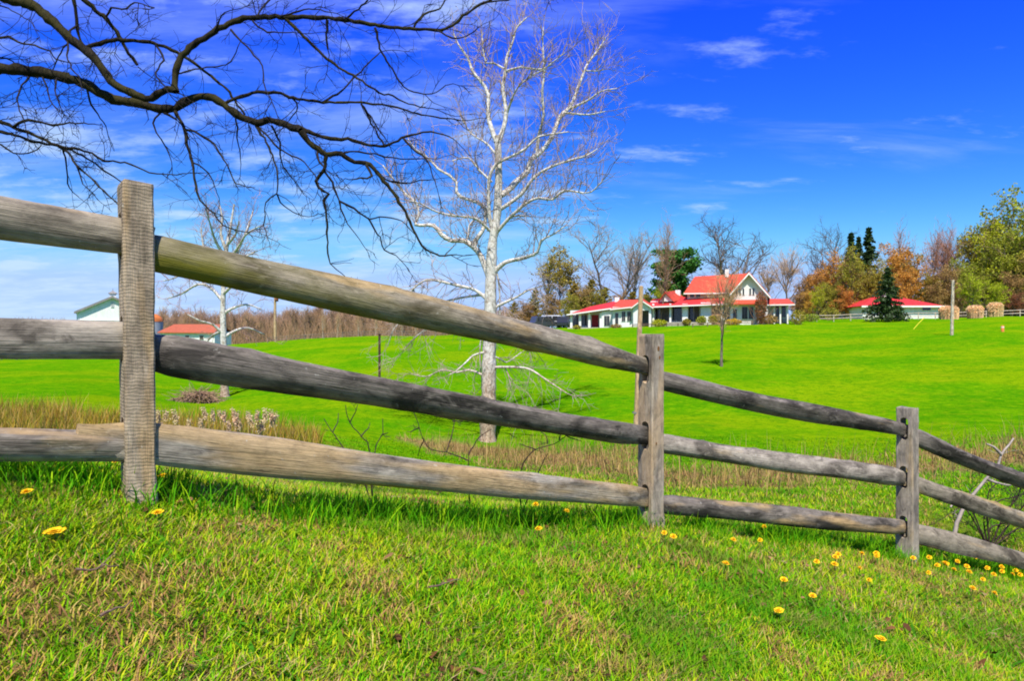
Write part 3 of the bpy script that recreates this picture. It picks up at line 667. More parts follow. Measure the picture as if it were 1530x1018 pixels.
    for i, (X, R) in enumerate(t.limbs):
        T = Tubes(); X2 = X.copy(); X2 += r.normal(0, 0.0035, X.shape) * np.minimum(1, R / 0.006)[:, None]
        X2[0] = X[0]
        if i in (0, 1) or np.any(X[0, 0] < -4.3): X2 = np.vstack([[(-6.3, 4.7, X[0, 2] - 0.4)], X2]); R = np.concatenate([[R[0] * 1.15], R])
        R = R * (1 + 0.10 * np.sin(np.arange(len(R)) * 1.3 + i) + r.normal(0, 0.05, len(R)))
        T.add(X2 - O, R, 8); link('limb', T.mesh('limb', bark if R.max() > 0.009 else twm), root)
        # twigs
        ln = np.concatenate([[0], np.cumsum(np.linalg.norm(np.diff(X, axis=0), axis=1))]); pos = 0.03
        while pos < ln[-1]:
            j = min(len(X) - 2, int(np.searchsorted(ln, pos)) - 1); j = max(j, 0)
            if X[j, 0] > -4.6:
                tg = norm(X[j + 1] - X[j]); thick = R[j] > 0.012
                d = side(r, tg, r.uniform(0.5, 1.2)); d[1] *= 0.6
                lev = int(r.choice([0, 1, 2], p=[0.3, 0.45, 0.25]))
                twig(TW, r, X[j], norm(d), r.uniform(0.08, 0.34) * (1.15 if lev == 2 else 0.8), r.uniform(0.0022, 0.0036), lev, r.uniform(-0.06, 0.05), 3, 0.20, (2, 4), None, 0.72)
            pos += r.exponential(0.115) + 0.03
        e = norm(X[-1] - X[-2]); twig(TW, r, X[-1], e, 0.25, min(R[-1], 0.004), 2, -0.02, 3, 0.2, (2, 3), None, 0.7)
    # rest of the crown above and behind, outside the frame
    for k in range(16):
        z = r.uniform(2.2, 7.5); a = r.uniform(0, 6.28)
        d = norm(np.array([math.cos(a), math.sin(a), 0.5])); p = np.array([-6.3, 4.6, z])
        Pp = path(r, p, d, r.uniform(2, 3.6), 9, 0.16, 0, 0.03)
        if np.any((Pp[:, 1] > 0.3) & (Pp[:, 0] / np.maximum(Pp[:, 1], 0.3) > -0.86)): continue
        T = Tubes(); T.add(Pp - O, np.linspace(0.06, 0.012, 9), 7); link('limb', T.mesh('limb', bark), root)
        for q in range(14):
            j = r.integers(2, 8); twig(TW, r, Pp[j], side(r, norm(Pp[j + 1] - Pp[j]), 0.8), r.uniform(0.5, 1.0), 0.008, 1, 0.0)
    for key in TW.g: TW.g[key] = [(a - O, b) for a, b in TW.g[key]]
    link('twigs', TW.mesh('twigs', twm), root)
overhanging_tree()

# ------------------------------------------------------------------ sycamores
def sycamore_mat(name, zsplit, seed):
    m, nt, bs = new_mat(name); L = nt.links.new
    tc = nt.nodes.new('ShaderNodeTexCoord'); sep = nt.nodes.new('ShaderNodeSeparateXYZ'); L(tc.outputs['Object'], sep.inputs[0])
    n = noise(nt, objco(nt, (1, 1, 0.6), (seed, 0, 0)), 4.2, 5, 0.62, 0.4); n2 = noise(nt, objco(nt, (1, 1, 0.8)), 11.0, 4, 0.6)
    a = nt.nodes.new('ShaderNodeMath'); a.operation = 'MULTIPLY_ADD'; L(n, a.inputs[0]); a.inputs[1].default_value = 4.0; L(sep.outputs[2], a.inputs[2])
    f = nt.nodes.new('ShaderNodeMapRange'); L(a.outputs[0], f.inputs[0]); f.inputs[1].default_value = zsplit + 1.2; f.inputs[2].default_value = zsplit + 3.4
    white = ramp(nt, n2, [(0.32, (0.24, 0.21, 0.17)), (0.46, (0.46, 0.44, 0.40)), (0.66, (0.66, 0.64, 0.60))])
    brown = ramp(nt, n2, [(0.35, (0.20, 0.125, 0.085)), (0.62, (0.50, 0.38, 0.29))])
    c = mixc(nt, f.outputs[0], brown, white)
    c = mixc(nt, ramp(nt, n, [(0.34, 0.75), (0.42, 0.0)]), c, (0.22, 0.155, 0.10))
    L(c, bs.inputs['Base Color']); bs.inputs['Roughness'].default_value = 0.8; bs.inputs['Specular IOR Level'].default_value = 0.15
    bump(nt, bs, n2, 0.5, 0.03); return m

def limb_twigs(TW, r, X, R, spacing, Lr, rad, upbias, lev_p=(0.3, 0.45, 0.25), start=0.12, tips=None, wander=0.2):
    ln = np.concatenate([[0], np.cumsum(np.linalg.norm(np.diff(X, axis=0), axis=1))]); pos = ln[-1] * start
    while pos < ln[-1]:
        j = max(0, min(len(X) - 2, int(np.searchsorted(ln, pos)) - 1)); tg = norm(X[j + 1] - X[j])
        d = side(r, tg, r.uniform(0.5, 1.15)); d[2] += upbias * 2.0 if upbias > 0 else upbias; lev = int(r.choice([0, 1, 2], p=lev_p))
        twig(TW, r, X[j], norm(d), r.uniform(*Lr) * (1.1 if lev == 2 else 0.8), rad, lev, upbias * 0.25, 3, wander, (2, 4), tips, 0.68)
        pos += r.exponential(spacing) + spacing * 0.2

def big_sycamore():
    r = np.random.default_rng(23); D = 26.0; t = Traced(D)
    b = hit(728, 660, 18, 34); D = b[1]; t.D = D
    t.limb([(728, 672), (728.5, 655), (730, 600), (731, 520), (732.5, 460), (733.5, 410), (736, 363), (742, 326), (745, 272), (744, 217), (743, 203)], 12.5, 4.6, 0.0, D)
    trunk = t.limbs[0]; n0 = len(trunk[1]); trunk[1][:3] *= np.array([1.25, 1.15, 1.06])
    S = r.uniform
    def L(pts, r0, r1, dd=None): 
        ln = abs(pts[-1][0] - pts[0][0]) + abs(pts[-1][1] - pts[0][1]); m = ln * D / F
        t.limb(pts, r0 * 1.15, r1 * 1.25, S(-0.55, 0.55) * m if dd is None else dd)
    L([(742, 212), (737, 200), (729.5, 174), (729.5, 141), (720.6, 124), (706, 106), (698.5, 85.5), (684, 65), (678, 50)], 4.2, 1.0)
    L([(744, 214), (753, 189), (756, 165), (751.6, 133), (754.5, 109), (757.5, 85.5), (766, 62), (772, 41), (787, 26)], 4.2, 1.0)
    L([(755, 106), (765, 103), (778, 100), (810, 103), (828, 91), (845, 78)], 1.9, 0.7); L([(758, 168), (769, 138), (780, 124), (799, 110), (816, 103)], 1.8, 0.7)
    L([(753, 102), (737, 94), (727, 94), (722, 75), (720, 48)], 1.6, 0.7)
    L([(748, 292), (760, 284), (772, 271), (788, 256), (793, 239), (810, 225), (825, 203), (837, 174), (852, 159), (864, 130), (877, 97), (896, 71), (905, 56)], 5.0, 1.0)
    L([(843, 168), (860, 170), (881, 171), (905, 166)], 1.7, 0.8); L([(852, 162), (878, 150), (899, 136), (922, 132)], 2.0, 0.7); L([(874, 105), (890, 106), (902, 104)], 1.2, 0.6)
    L([(802, 231), (805, 200), (812, 174), (810, 138), (813, 109), (811, 59), (812, 40)], 2.6, 0.8)
    L([(736, 345), (731, 320), (730, 287), (732, 262), (743, 244), (761, 235), (785, 222), (803, 205), (826, 200), (849, 197)], 3.6, 0.9)
    L([(746, 314), (755, 308), (779, 290), (800, 263), (822, 250), (849, 240), (877, 232), (893, 222)], 3.2, 0.8)
    L([(742, 348), (746, 343), (761, 326), (785, 305), (804, 296), (825, 298), (843, 285), (864, 287), (883, 287), (904, 266)], 3.0, 0.7); L([(764, 324), (775, 322), (788, 323)], 1.5, 0.7)
    L([(736, 408), (741, 404), (755, 392), (779, 386), (803, 377), (808, 360), (825, 351), (843, 339)], 4.0, 0.8)
    L([(738, 462), (744, 457), (770, 445), (791, 433), (806, 429)], 2.6, 0.8); L([(741, 400), (746, 430), (747, 470)], 1.6, 1.0)
    L([(733, 420), (726, 402), (715, 377), (694, 360), (676, 360), (660, 351), (648, 337), (621, 336), (626, 320), (621, 302), (606, 290), (584, 263), (572, 247)], 5.0, 0.9)
    L([(709, 370), (710, 360), (721, 345), (726, 323), (726, 312), (712, 302), (688, 294), (682, 287), (682, 272), (673, 263), (654, 252), (642, 238), (621, 223), (610, 208)], 3.8, 0.9)
    L([(697, 361), (700, 351), (701, 337), (706, 330)], 1.7, 0.9); L([(734, 347), (722, 335), (709, 326), (676, 322), (651, 316), (628, 304), (612, 300)], 2.3, 0.8)
    L([(731, 452), (727, 447), (709, 433), (685, 427), (660, 421), (639, 418), (624, 426), (612, 438), (600, 462)], 3.0, 0.9); L([(735, 272), (716, 254), (700, 236), (676, 240)], 1.9, 0.8); L([(742, 232), (728, 215), (705, 200), (690, 178)], 1.9, 0.8)
    L([(724, 563), (720, 560), (701, 553), (683, 557), (661, 553), (638, 563), (618, 560)], 2.0, 0.7); L([(729, 530), (722, 527), (706, 532), (697, 541), (680, 556), (672, 560)], 1.8, 0.7)
    L([(735, 549), (742, 549), (768, 549), (791, 552), (815, 567), (836, 581), (847, 588)], 2.2, 0.8, -2.0); L([(738, 533), (744, 535), (756, 542), (779, 527)], 1.4, 0.7); L([(754, 549), (760, 562), (763, 577)], 1.2, 0.8); L([(728, 505), (719, 508), (717, 530), (718, 553)], 1.3, 0.7)
    L([(728, 478), (700, 470), (668, 474), (640, 490), (620, 505), (606, 520)], 2.0, 0.7); L([(729, 440), (690, 445), (650, 455), (615, 470), (590, 490), (580, 515)], 2.0, 0.7); L([(735, 490), (760, 495), (785, 510), (800, 525)], 1.5, 0.6)
    O = np.array([b[0], b[1], gz(b[0], b[1])])
    root = thing('sycamore_tree', 'tall white-barked leafless sycamore with brown lower trunk standing in the dip', 'tree', O)
    mt = sycamore_mat('sycamore_bark', 2.3, 0); tw = plain('sycamore_twig_bark', (0.33, 0.245, 0.21), 0.85, 0.5, 1.2); ball = plain('seed_ball_brown', (0.16, 0.09, 0.05), 0.9)
    TW = Tubes(); tips = []
    for i, (X, R) in enumerate(t.limbs):
        T = Tubes(); T.add(X - O, R * (1 + r.normal(0, 0.04, len(R))) * (1 if i == 0 else 0.85), 12 if i == 0 else 7)
        link('trunk' if i == 0 else 'limb', T.mesh('limb', mt), root)
        if i == 0: continue
        zc = X[-1, 2]; up = 0.22 if zc > 5 else 0.10 if zc > 2 else -0.20
        limb_twigs(TW, r, X - O, R, 0.085 if zc > 0 else 0.16, (0.6, 1.9), 0.0145 if zc > 0 else 0.011, up, start=0.15, tips=tips)
        e = norm(X[-1] - X[-2]); twig(TW, r, X[-1] - O, e, 1.2, 0.015, 2, up * 0.2, 3, 0.2, (3, 4), tips, 0.68)
    link('twigs', TW.mesh('twigs', tw), root)
    # seed balls hanging from some twig ends
    V, Tt = [], []; ico = np.array([(0, 0, 1), (0, 0, -1), (1, 0, 0), (-1, 0, 0), (0, 1, 0), (0, -1, 0)], float) * 0.026; fc = np.array([(0, 2, 4), (0, 4, 3), (0, 3, 5), (0, 5, 2), (1, 4, 2), (1, 3, 4), (1, 5, 3), (1, 2, 5)])
    for k in r.choice(len(tips), 260, replace=False):
        Tt.append(fc + 6 * len(V)); V.append(ico + tips[k][0] - np.array([0, 0, 0.05]))
    sb = link('seed_balls', mesh('seed_balls', np.vstack(V), None, np.vstack(Tt), ball), root); sb['kind'] = 'stuff'
big_sycamore()

def small_sycamore():
    r = np.random.default_rng(31); b = hit(336, 594, 26, 55); D = b[1]; t = Traced(D); S = r.uniform
    t.limb([(336, 600), (336, 592), (335, 560), (334, 510), (333, 470), (334, 430), (336, 395), (340, 365), (345, 335), (350, 305)], 6.2, 1.2, 0, D); t.limbs[0][1][:2] *= 1.2
    def L(pts, r0, r1):
        m = (abs(pts[-1][0] - pts[0][0]) + abs(pts[-1][1] - pts[0][1])) * D / F; t.limb(pts, r0, r1, S(-0.5, 0.5) * m)
    for p in [[(333, 450), (315, 430), (296, 425), (270, 440), (250, 446)], [(333, 440), (350, 425), (375, 412), (395, 408)], [(334, 420), (315, 405), (290, 400), (262, 415), (244, 420)], [(334, 430), (322, 412), (310, 395), (304, 370), (300, 340)],
              [(336, 400), (350, 385), (362, 360), (372, 335), (378, 315)], [(337, 385), (322, 360), (314, 335), (308, 312)], [(340, 365), (352, 350), (357, 330)], [(334, 500), (318, 485), (300, 480), (280, 470)], [(334, 505), (350, 495), (370, 490), (395, 500)],
              [(334, 520), (320, 525), (290, 522), (262, 520), (240, 518)], [(333, 470), (345, 462), (368, 455), (390, 462)], [(334, 495), (320, 500), (308, 512)], [(335, 415), (352, 405), (365, 385), (385, 375)], [(334, 410), (318, 392), (298, 385), (280, 375)], [(338, 375), (330, 350), (332, 325), (328, 305)], [(336, 395), (354, 372), (368, 350), (388, 338)]]:
        L(p, 2.6, 0.8)
    O = np.array([b[0], b[1], gz(b[0], b[1])])
    root = thing('sycamore_tree', 'younger pale-barked leafless sycamore near the white barn and brush heap', 'tree', O)
    mt = sycamore_mat('young_sycamore_bark', 1.6, 5.0); tw = plain('young_sycamore_twigs', (0.34, 0.20, 0.165), 0.85, 0.45, 1.2)
    TW = Tubes()
    for i, (X, R) in enumerate(t.limbs):
        T = Tubes(); T.add(X - O, R, 10 if i == 0 else 6); link('trunk' if i == 0 else 'limb', T.mesh('limb', mt), root)
        if i: 
            limb_twigs(TW, r, X - O, R, 0.10, (0.6, 1.5), 0.015, 0.12 if X[-1, 2] > 1 else -0.04, start=0.2)
            twig(TW, r, X[-1] - O, norm(X[-1] - X[-2]), 1.3, 0.016, 2, 0.03, 3, 0.2, (3, 4), None, 0.7)
    link('twigs', TW.mesh('twigs', tw), root)
small_sycamore()

# ------------------------------------------------------------------ background tree kinds (each built once, then copied)
M_BARK = bark_mat('grey_bark', (0.085, 0.065, 0.050), (0.22, 0.18, 0.145), 8, 3, 0.4)
M_TW = {'grey': plain('twig_grey', (0.30, 0.235, 0.20), 0.9, 0.35, 0.8), 'brown': plain('twig_brown', (0.36, 0.225, 0.13), 0.9, 0.4, 0.5), 'red': plain('twig_red', (0.42, 0.21, 0.135), 0.9, 0.35, 0.8), 'tan': plain('twig_tan', (0.50, 0.31, 0.155), 0.9, 0.35, 0.8), 'dark': plain('twig_dark', (0.10, 0.075, 0.065), 0.9, 0.35, 0.8)}
M_LF = {'orange': leafy('leaf_orange', 0.4, False, (0.60, 0.30, 0.05)), 'olive': leafy('leaf_olive', 0.3, False, (0.33, 0.28, 0.03)), 'yellow': leafy('leaf_yellow_green', 0.35, False, (0.42, 0.46, 0.012)), 'green': leafy('leaf_fresh_green', 0.35, False, (0.30, 0.34, 0.025)), 'pine': leafy('needle_green', 0.15, False, (0.035, 0.17, 0.018)), 'spruce': leafy('needle_dark', 0.1, False, (0.032, 0.066, 0.014)), 'cedar': leafy('needle_olive', 0.15, False, (0.26, 0.20, 0.03)), 'rust': leafy('leaf_rust', 0.3, False, (0.30, 0.11, 0.05)), 'brownleaf': leafy('leaf_brown', 0.3, False, (0.36, 0.22, 0.07))}

def quads_at(P, r, size, flat=0.0, up=None):
    """small leaf-shaped faces scattered at points"""
    n = len(P); a = r.normal(0, 1, (n, 3)); a /= np.linalg.norm(a, axis=1, keepdims=True)
    b = np.cross(a, r.normal(0, 1, (n, 3))); b /= np.linalg.norm(b, axis=1, keepdims=True)
    s = size * r.uniform(0.6, 1.4, (n, 1))
    V = np.stack([P - a * s, P + b * s * 0.55, P + a * s, P - b * s * 0.55], axis=1).reshape(-1, 3)
    return V, np.arange(4 * n).reshape(-1, 4)

def make_tree(name, seed, H, spread, upright, twr, leaves=None, leaf_size=0.2, per_tip=3, bole=0.3, nl=16, lev=2, tspace=0.55, multi=1):
    r = np.random.default_rng(seed); T = Tubes(); TW = Tubes(); tips = []
    for s in range(multi):
        d = norm(np.array([r.normal(0, 0.10 * multi), r.normal(0, 0.10 * multi), 1.0]))
        P = path(r, (r.normal(0, 0.15) * (multi > 1), r.normal(0, 0.15) * (multi > 1), -0.3), d, H * r.uniform(0.85, 0.95), 12, 0.05, 0, 0.03)
        R = np.linspace(H * 0.017, H * 0.0028, 12); R[0] *= 1.25; T.add(P, R, 8)
        for i in range(nl // multi):
            t = r.uniform(bole, 0.97); x = t * 11; j = min(10, int(x)); q = P[j] + (P[j + 1] - P[j]) * (x - j)
            a = r.uniform(0, 6.28); ang = upright * r.uniform(0.75, 1.25)
            dd = np.array([math.cos(a) * math.sin(ang), math.sin(a) * math.sin(ang), math.cos(ang)])
            ln = spread * H * (1.1 - 0.75 * abs(t - 0.45)) * r.uniform(0.7, 1.15) * (1.0 if t < 0.7 else 0.75)
            B = path(r, q, dd, ln, 9, 0.13, 0, 0.05); Rb = np.linspace(R[j] * 0.55, twr * 1.3, 9); T.add(B, Rb, 5)
            limb_twigs(TW, r, B, Rb, tspace, (0.09 * H, 0.19 * H), twr, 0.12, (0.2, 0.45, 0.35) if lev == 2 else (0.4, 0.6, 0.0), 0.2, tips, 0.17)
            twig(TW, r, B[-1], norm(B[-1] - B[-2]), 0.13 * H, twr, 1, 0.05, 3, 0.17, (2, 4), tips, 0.7)
    root = thing(name, 'x', 'tree')
    link('trunk', T.mesh('trunk', M_BARK), root)
    link('crown', TW.mesh('crown', M_TW['grey']), root)
    if leaves:
        P = np.array([p for p, _ in tips]); P = np.repeat(P, per_tip, axis=0); P = P + r.normal(0, 0.018 * H, P.shape)
        V, Q = quads_at(P, r, leaf_size); link('leaves', mesh('leaves', V, Q, None, M_LF[leaves], False), root)
    return root
def make_conifer(name, seed, H, base_r, kind, drop=0.25, bole=0.06, power=1.0, whorls=26, leaf=0.22):
    r = np.random.default_rng(seed); T = Tubes(); P = []
    T.add(np.array([(0, 0, -0.3), (0, 0, H * 0.5), (0, 0, H * 0.98)]), [H * 0.018, H * 0.011, 0.02], 7)
    for w in range(whorls):
        t = bole + (1 - bole) * (w / whorls) ** 0.9; z = t * H; L = base_r * (1 - t) ** power * r.uniform(0.8, 1.15) + 0.05
        for b in range(r.integers(5, 8)):
            a = r.uniform(0, 6.28); l = L * r.uniform(0.65, 1.2); n = max(3, int(l / 0.35))
            B = np.array([(math.cos(a) * l * s, math.sin(a) * l * s, z + l * (0.10 * s - drop * s * s)) for s in np.linspace(0, 1, 6)]); T.add(B, np.linspace(0.03, 0.01, 6), 3)
            for s in np.linspace(0.15, 1, n * 3):
                c = np.array([math.cos(a) * l * s, math.sin(a) * l * s, z + l * (0.10 * s - drop * s * s)])
                for q in range(3): P.append(c + r.normal(0, 1, 3) * np.array([0.16, 0.16, 0.09]) * (0.22 + l * 0.4))
    root = thing(name, 'x', 'tree'); link('trunk', T.mesh('trunk', M_BARK), root)
    V, Q = quads_at(np.array(P), r, leaf); link('crown', mesh('crown', V, Q, None, M_LF[kind], False), root)
    return root
def make_pine(seed, H):
    r = np.random.default_rng(seed); T = Tubes(); P = []
    T.add(np.array([(0, 0, -0.3), (0.1, 0, H * 0.5), (0, 0, H * 0.92)]), [0.28, 0.2, 0.04], 8)
    for i in range(64):
        z = H * r.uniform(0.24, 0.97); a = r.uniform(0, 6.28); t = z / H; l = 2.7 * math.sqrt(max(0.05, 1 - ((t - 0.55) / 0.5) ** 2)) * r.uniform(0.6, 1.1)
        B = np.array([(math.cos(a) * l * s, math.sin(a) * l * s, z + 0.35 * l * s * s) for s in np.linspace(0, 1, 6)]); T.add(B, np.linspace(0.07, 0.02, 6), 4)
        for s in np.linspace(0.35, 1, 7):
            c = np.array([math.cos(a) * l * s, math.sin(a) * l * s, z + 0.35 * l * s * s + 0.1]); P.append(c + r.normal(0, 0.26, (46, 3)) * np.array([1, 1, 0.6]))
    root = thing('pine_tree', 'x', 'tree'); link('trunk', T.mesh('trunk', M_BARK), root)
    V, Q = quads_at(np.vstack(P), r, 0.17); link('crown', mesh('crown', V, Q, None, M_LF['pine'], False), root); return root

PROTO = {}
def proto(k):
    if k in PROTO: return PROTO[k]
    mk = {'bareA': lambda: make_tree('bare_tree', 1, 10, 0.36, 0.62, 0.022, nl=24, tspace=0.3), 'bareB': lambda: make_tree('bare_tree', 2, 10, 0.40, 0.75, 0.022, nl=26, multi=2, tspace=0.3), 'bareC': lambda: make_tree('bare_tree', 3, 10, 0.30, 0.5, 0.022, nl=26, tspace=0.3),
          'leafA': lambda: make_tree('budding_tree', 4, 10, 0.36, 0.75, 0.02, 'olive', 0.14, 5, 0.16, 26, tspace=0.5), 'leafB': lambda: make_tree('budding_tree', 5, 10, 0.42, 0.8, 0.02, 'green', 0.15, 6, 0.10, 30, tspace=0.5, multi=2),
          'woodA': lambda: make_tree('wood_tree', 6, 10, 0.26, 0.55, 0.03, None, 0.2, 3, 0.3, 18, 1, 0.26), 'woodB': lambda: make_tree('wood_tree', 7, 10, 0.24, 0.5, 0.03, None, 0.2, 3, 0.35, 18, 1, 0.26),
          'spruce': lambda: make_conifer('spruce_tree', 8, 12, 2.3, 'spruce', 0.25, 0.08, 1.0, 26, 0.24), 'spruce_low': lambda: make_conifer('spruce_tree', 9, 8, 3.1, 'spruce', 0.2, 0.05, 0.85, 22, 0.2), 'cedar': lambda: make_conifer('cedar_tree', 10, 9, 2.7, 'cedar', -0.1, 0.02, 0.55, 28, 0.17),
          'pine': lambda: make_pine(11, 9)}[k]
    PROTO[k] = [mk(), False]; return PROTO[k]
def set_mat(o, part, m):
    for c in o.children:
        if c.name.split('.')[0] == part:
            c.material_slots[0].link = 'OBJECT'; c.material_slots[0].material = m
H0 = {'bareA': 10, 'bareB': 10, 'bareC': 10, 'leafA': 10.6, 'leafB': 10.6, 'woodA': 10, 'woodB': 10, 'spruce': 12, 'spruce_low': 8, 'cedar': 9.6, 'pine': 9}
def put_tree(kind, px, top, d, wide, label, group, twigs=None, leaves=None, trunkm=None, rz=None, name=None, base=None):
    x = (px - CX) / F * d; z = gz(x, d) if base is None else base
    h = zpx(top, d) - z; s = h / H0[kind]
    pr = proto(kind); o = pr[0]
    if pr[1]: o = copy_thing(pr[0], (0, 0, 0), 0, (1, 1, 1))
    pr[1] = True
    o.location = (x, d, z); o.rotation_euler = (0, 0, rng.uniform(0, 6.28) if rz is None else rz); o.scale = (s * wide, s * wide, s)
    if name: o.name = name
    o['label'] = label
    if group: o['group'] = group
    elif 'group' in o: del o['group']
    if twigs: set_mat(o, 'crown', M_TW[twigs])
    if leaves: set_mat(o, 'crown' if kind in ('spruce', 'spruce_low', 'cedar', 'pine') else 'leaves', M_LF[leaves])
    return o

# around the house
G = 'leafless trees behind the red-roofed house'
put_tree('bareB', 912, 338, 122, 1.05, 'tall leafless grey tree rising behind the chimney of the porch wing', None, 'grey')
put_tree('bareC', 948, 352, 128, 0.9, 'slim leafless tree behind the porch wing beside the tall grey one', None, 'grey')
put_tree('bareC', 984, 330, 95.2, 0.62, 'leafless yard tree with mossy trunk in front of the porch beside the pine', None, 'brown', rz=1.0)
put_tree('bareB', 1094, 334, 120, 1.25, 'wide leafless dark tree rising behind the main red roof', None, 'dark')
put_tree('bareA', 1178, 372, 126, 1.0, 'leafless tan tree beyond the white gable', None, 'tan')
put_tree('bareA', 1150, 392, 128, 1.0, 'short leafless tree just behind the white gable', None, 'tan')
put_tree('bareB', 1244, 345, 130, 0.95, 'leafless dark tree left of the tall spruces', None, 'dark')
put_tree('bareA', 815, 378, 128, 0.95, 'leafless greyish tree behind the olive cedars', None, 'grey')
put_tree('leafA', 838, 372, 116, 0.95, 'sparse olive budding tree by the parked cars', None, 'brown', 'olive')
put_tree('pine', 1012, 374, 108, 1.2, 'bushy bright green pine behind the house porch', None)
for px, top, d, w in [(858, 418, 112, 0.9), (884, 412, 116, 0.8), (905, 425, 118, 0.9), (800, 428, 118, 0.85), (768, 448, 122, 0.95), (872, 440, 110, 1.1), (945, 432, 116, 1.1), (965, 436, 118, 1.2)]:
    put_tree('cedar', px, top, d, w, 'olive brown cedar in the row behind the porch wing', 'olive cedars behind the porch wing')
put_tree('leafB', 826, 440, 113, 1.1, 'low brown thicket tree behind the parked cars', None, 'brown', 'brownleaf')
put_tree('leafA', 985, 428, 106, 1.1, 'yellow-green bush tree below the pine', None, 'brown', 'yellow')
# right-hand wood
put_tree('spruce', 1298, 338, 124, 1.15, 'tallest dark spruce behind the small red-roofed house', None)
put_tree('spruce', 1272, 346, 122, 1.1, 'slightly shorter dark spruce next to the tallest one', None, rz=2.0)
put_tree('spruce', 1283, 352, 128, 0.95, 'thin spruce tip between the two tall spruces', None, rz=3.0)
put_tree('spruce_low', 1326, 398, 93, 0.92, 'broad dark spruce in front of the small red-roofed house', None)
put_tree('leafA', 1252, 382, 118, 0.9, 'orange-brown budding tree beside the spruces', None, 'tan', 'orange')
put_tree('leafA', 1272, 376, 114, 0.75, 'olive budding tree in front of the spruces', None, 'brown', 'olive', rz=1.5)
put_tree('leafB', 1228, 402, 122, 0.9, 'pale orange budding tree left of the spruces', None, 'tan', 'orange', rz=0.3)
put_tree('leafB', 1205, 415, 126, 0.9, 'tan budding tree beyond the right porch', None, 'tan', 'brownleaf', rz=0.9)
put_tree('leafB', 1336, 370, 122, 0.85, 'bright orange budding tree above the small red roof', None, 'tan', 'orange', rz=2.2)
put_tree('leafA', 1310, 390, 117, 0.85, 'olive green budding tree between spruces and orange tree', None, 'brown', 'olive', rz=4.0)
put_tree('leafB', 1362, 388, 126, 0.9, 'olive orange thicket tree behind the small red roof', None, 'brown', 'olive', rz=5.0)
for px, top, w in [(1360, 342, 0.7), (1384, 344, 0.75), (1402, 340, 0.75), (1428, 354, 0.9)]:
    put_tree('bareC', px, top, 136, w, 'reddish leafless tree at the back of the right-hand wood', 'reddish bare trees in the right-hand wood', 'red')
put_tree('bareB', 1447, 352, 140, 1.0, 'dusky purple-grey leafless tree behind the green trees', None, 'dark')
put_tree('leafB', 1412, 400, 120, 0.9, 'brown-green undergrowth tree near the white pole', None, 'red', 'brownleaf', rz=1.0)
put_tree('leafB', 1438, 392, 122, 0.85, 'mid green young tree behind the white pole', None, 'brown', 'green', rz=2.0)
put_tree('leafA', 1453, 412, 112, 1.1, 'bright yellow-green small tree above the dry grass clumps', None, 'brown', 'yellow', rz=1.0)
put_tree('leafB', 1484, 422, 113, 1.0, 'yellow-green low tree spreading over the dry grass clumps', None, 'brown', 'yellow', rz=2.5)
put_tree('leafB', 1464, 338, 132, 0.75, 'tall olive-green tree at the wood edge', None, 'brown', 'olive', rz=0.0)
put_tree('leafB', 1488, 345, 124, 0.8, 'yellow-green leafing tree below the tallest crown', None, 'brown', 'yellow', rz=4.2)
put_tree('leafA', 1512, 298, 128, 0.95, 'tallest green leafing tree of the wood', None, 'brown', 'green', rz=1.2)
put_tree('leafB', 1530, 340, 120, 0.85, 'green leafing tree beside the tallest one', None, 'brown', 'green', rz=5.5)
put_tree('leafA', 1575, 320, 125, 1.0, 'olive leafing tree past the tallest green crown', None, 'brown', 'olive', rz=3.5)
put_tree('leafB', 1512, 410, 116, 1.0, 'dark brown thicket tree under the green trees', None, 'dark', 'brownleaf', rz=3.1)
put_tree('leafB', 1470, 400, 128, 1.1, 'brownish shaded tree behind the yellow-green ones', None, 'dark', 'brownleaf', rz=0.7)
put_tree('leafB', 1560, 425, 118, 1.1, 'rusty brown thicket tree at the far end of the wood', None, 'dark', 'rust', rz=2.1)
put_tree('leafA', 1219, 428, 110, 0.85, 'small bright yellow-green tree right of the house porch', None, 'brown', 'yellow', rz=2.9)
for px, top, d, w, lf, tw, lab in [(1195, 440, 118, 1.1, 'brownleaf', 'tan', 'low tan thicket behind the right porch roof'), (1210, 436, 116, 1.0, 'orange', 'tan', 'low orange thicket past the right porch'), (1240, 425, 115, 1.0, 'olive', 'brown', 'low olive thicket under the pale orange tree'), (1262, 430, 113, 1.0, 'orange', 'brown', 'low orange-brown thicket at the foot of the spruces'),
        (1290, 410, 118, 0.9, 'olive', 'brown', 'olive thicket tree at the foot of the tallest spruce'), (1350, 405, 120, 0.95, 'orange', 'tan', 'orange thicket tree above the small red roof ridge'), (1385, 412, 122, 0.95, 'olive', 'brown', 'olive thicket tree right of the small red roof'), (1400, 425, 118, 1.0, 'brownleaf', 'red', 'brown thicket before the reddish bare trees'), (1425, 430, 117, 1.0, 'brownleaf', 'brown', 'brown thicket beside the broad dry grass clump'), (1498, 372, 121, 0.9, 'green', 'brown', 'mid green tree below the tallest green crown'), (1545, 372, 118, 0.9, 'olive', 'brown', 'olive tree at the outer wood edge'), (1520, 440, 112, 1.1, 'rust', 'dark', 'rusty thicket behind the dry grass clumps'),
        (870, 430, 112, 1.0, 'brownleaf', 'tan', 'tan thicket before the olive cedars'), (850, 440, 110, 1.0, 'olive', 'brown', 'olive thicket beside the parked cars'), (895, 436, 113, 1.0, 'olive', 'brown', 'olive thicket behind the porch wing roof'), (785, 452, 116, 1.1, 'brownleaf', 'brown', 'low brown thicket left of the parked cars'), (928, 440, 112, 1.0, 'brownleaf', 'tan', 'tan thicket behind the porch wing chimney'), (970, 440, 110, 0.9, 'olive', 'brown', 'olive thicket behind the entrance gable')]:
    put_tree('leafB', px, top, d, w, lab, None, tw, lf)
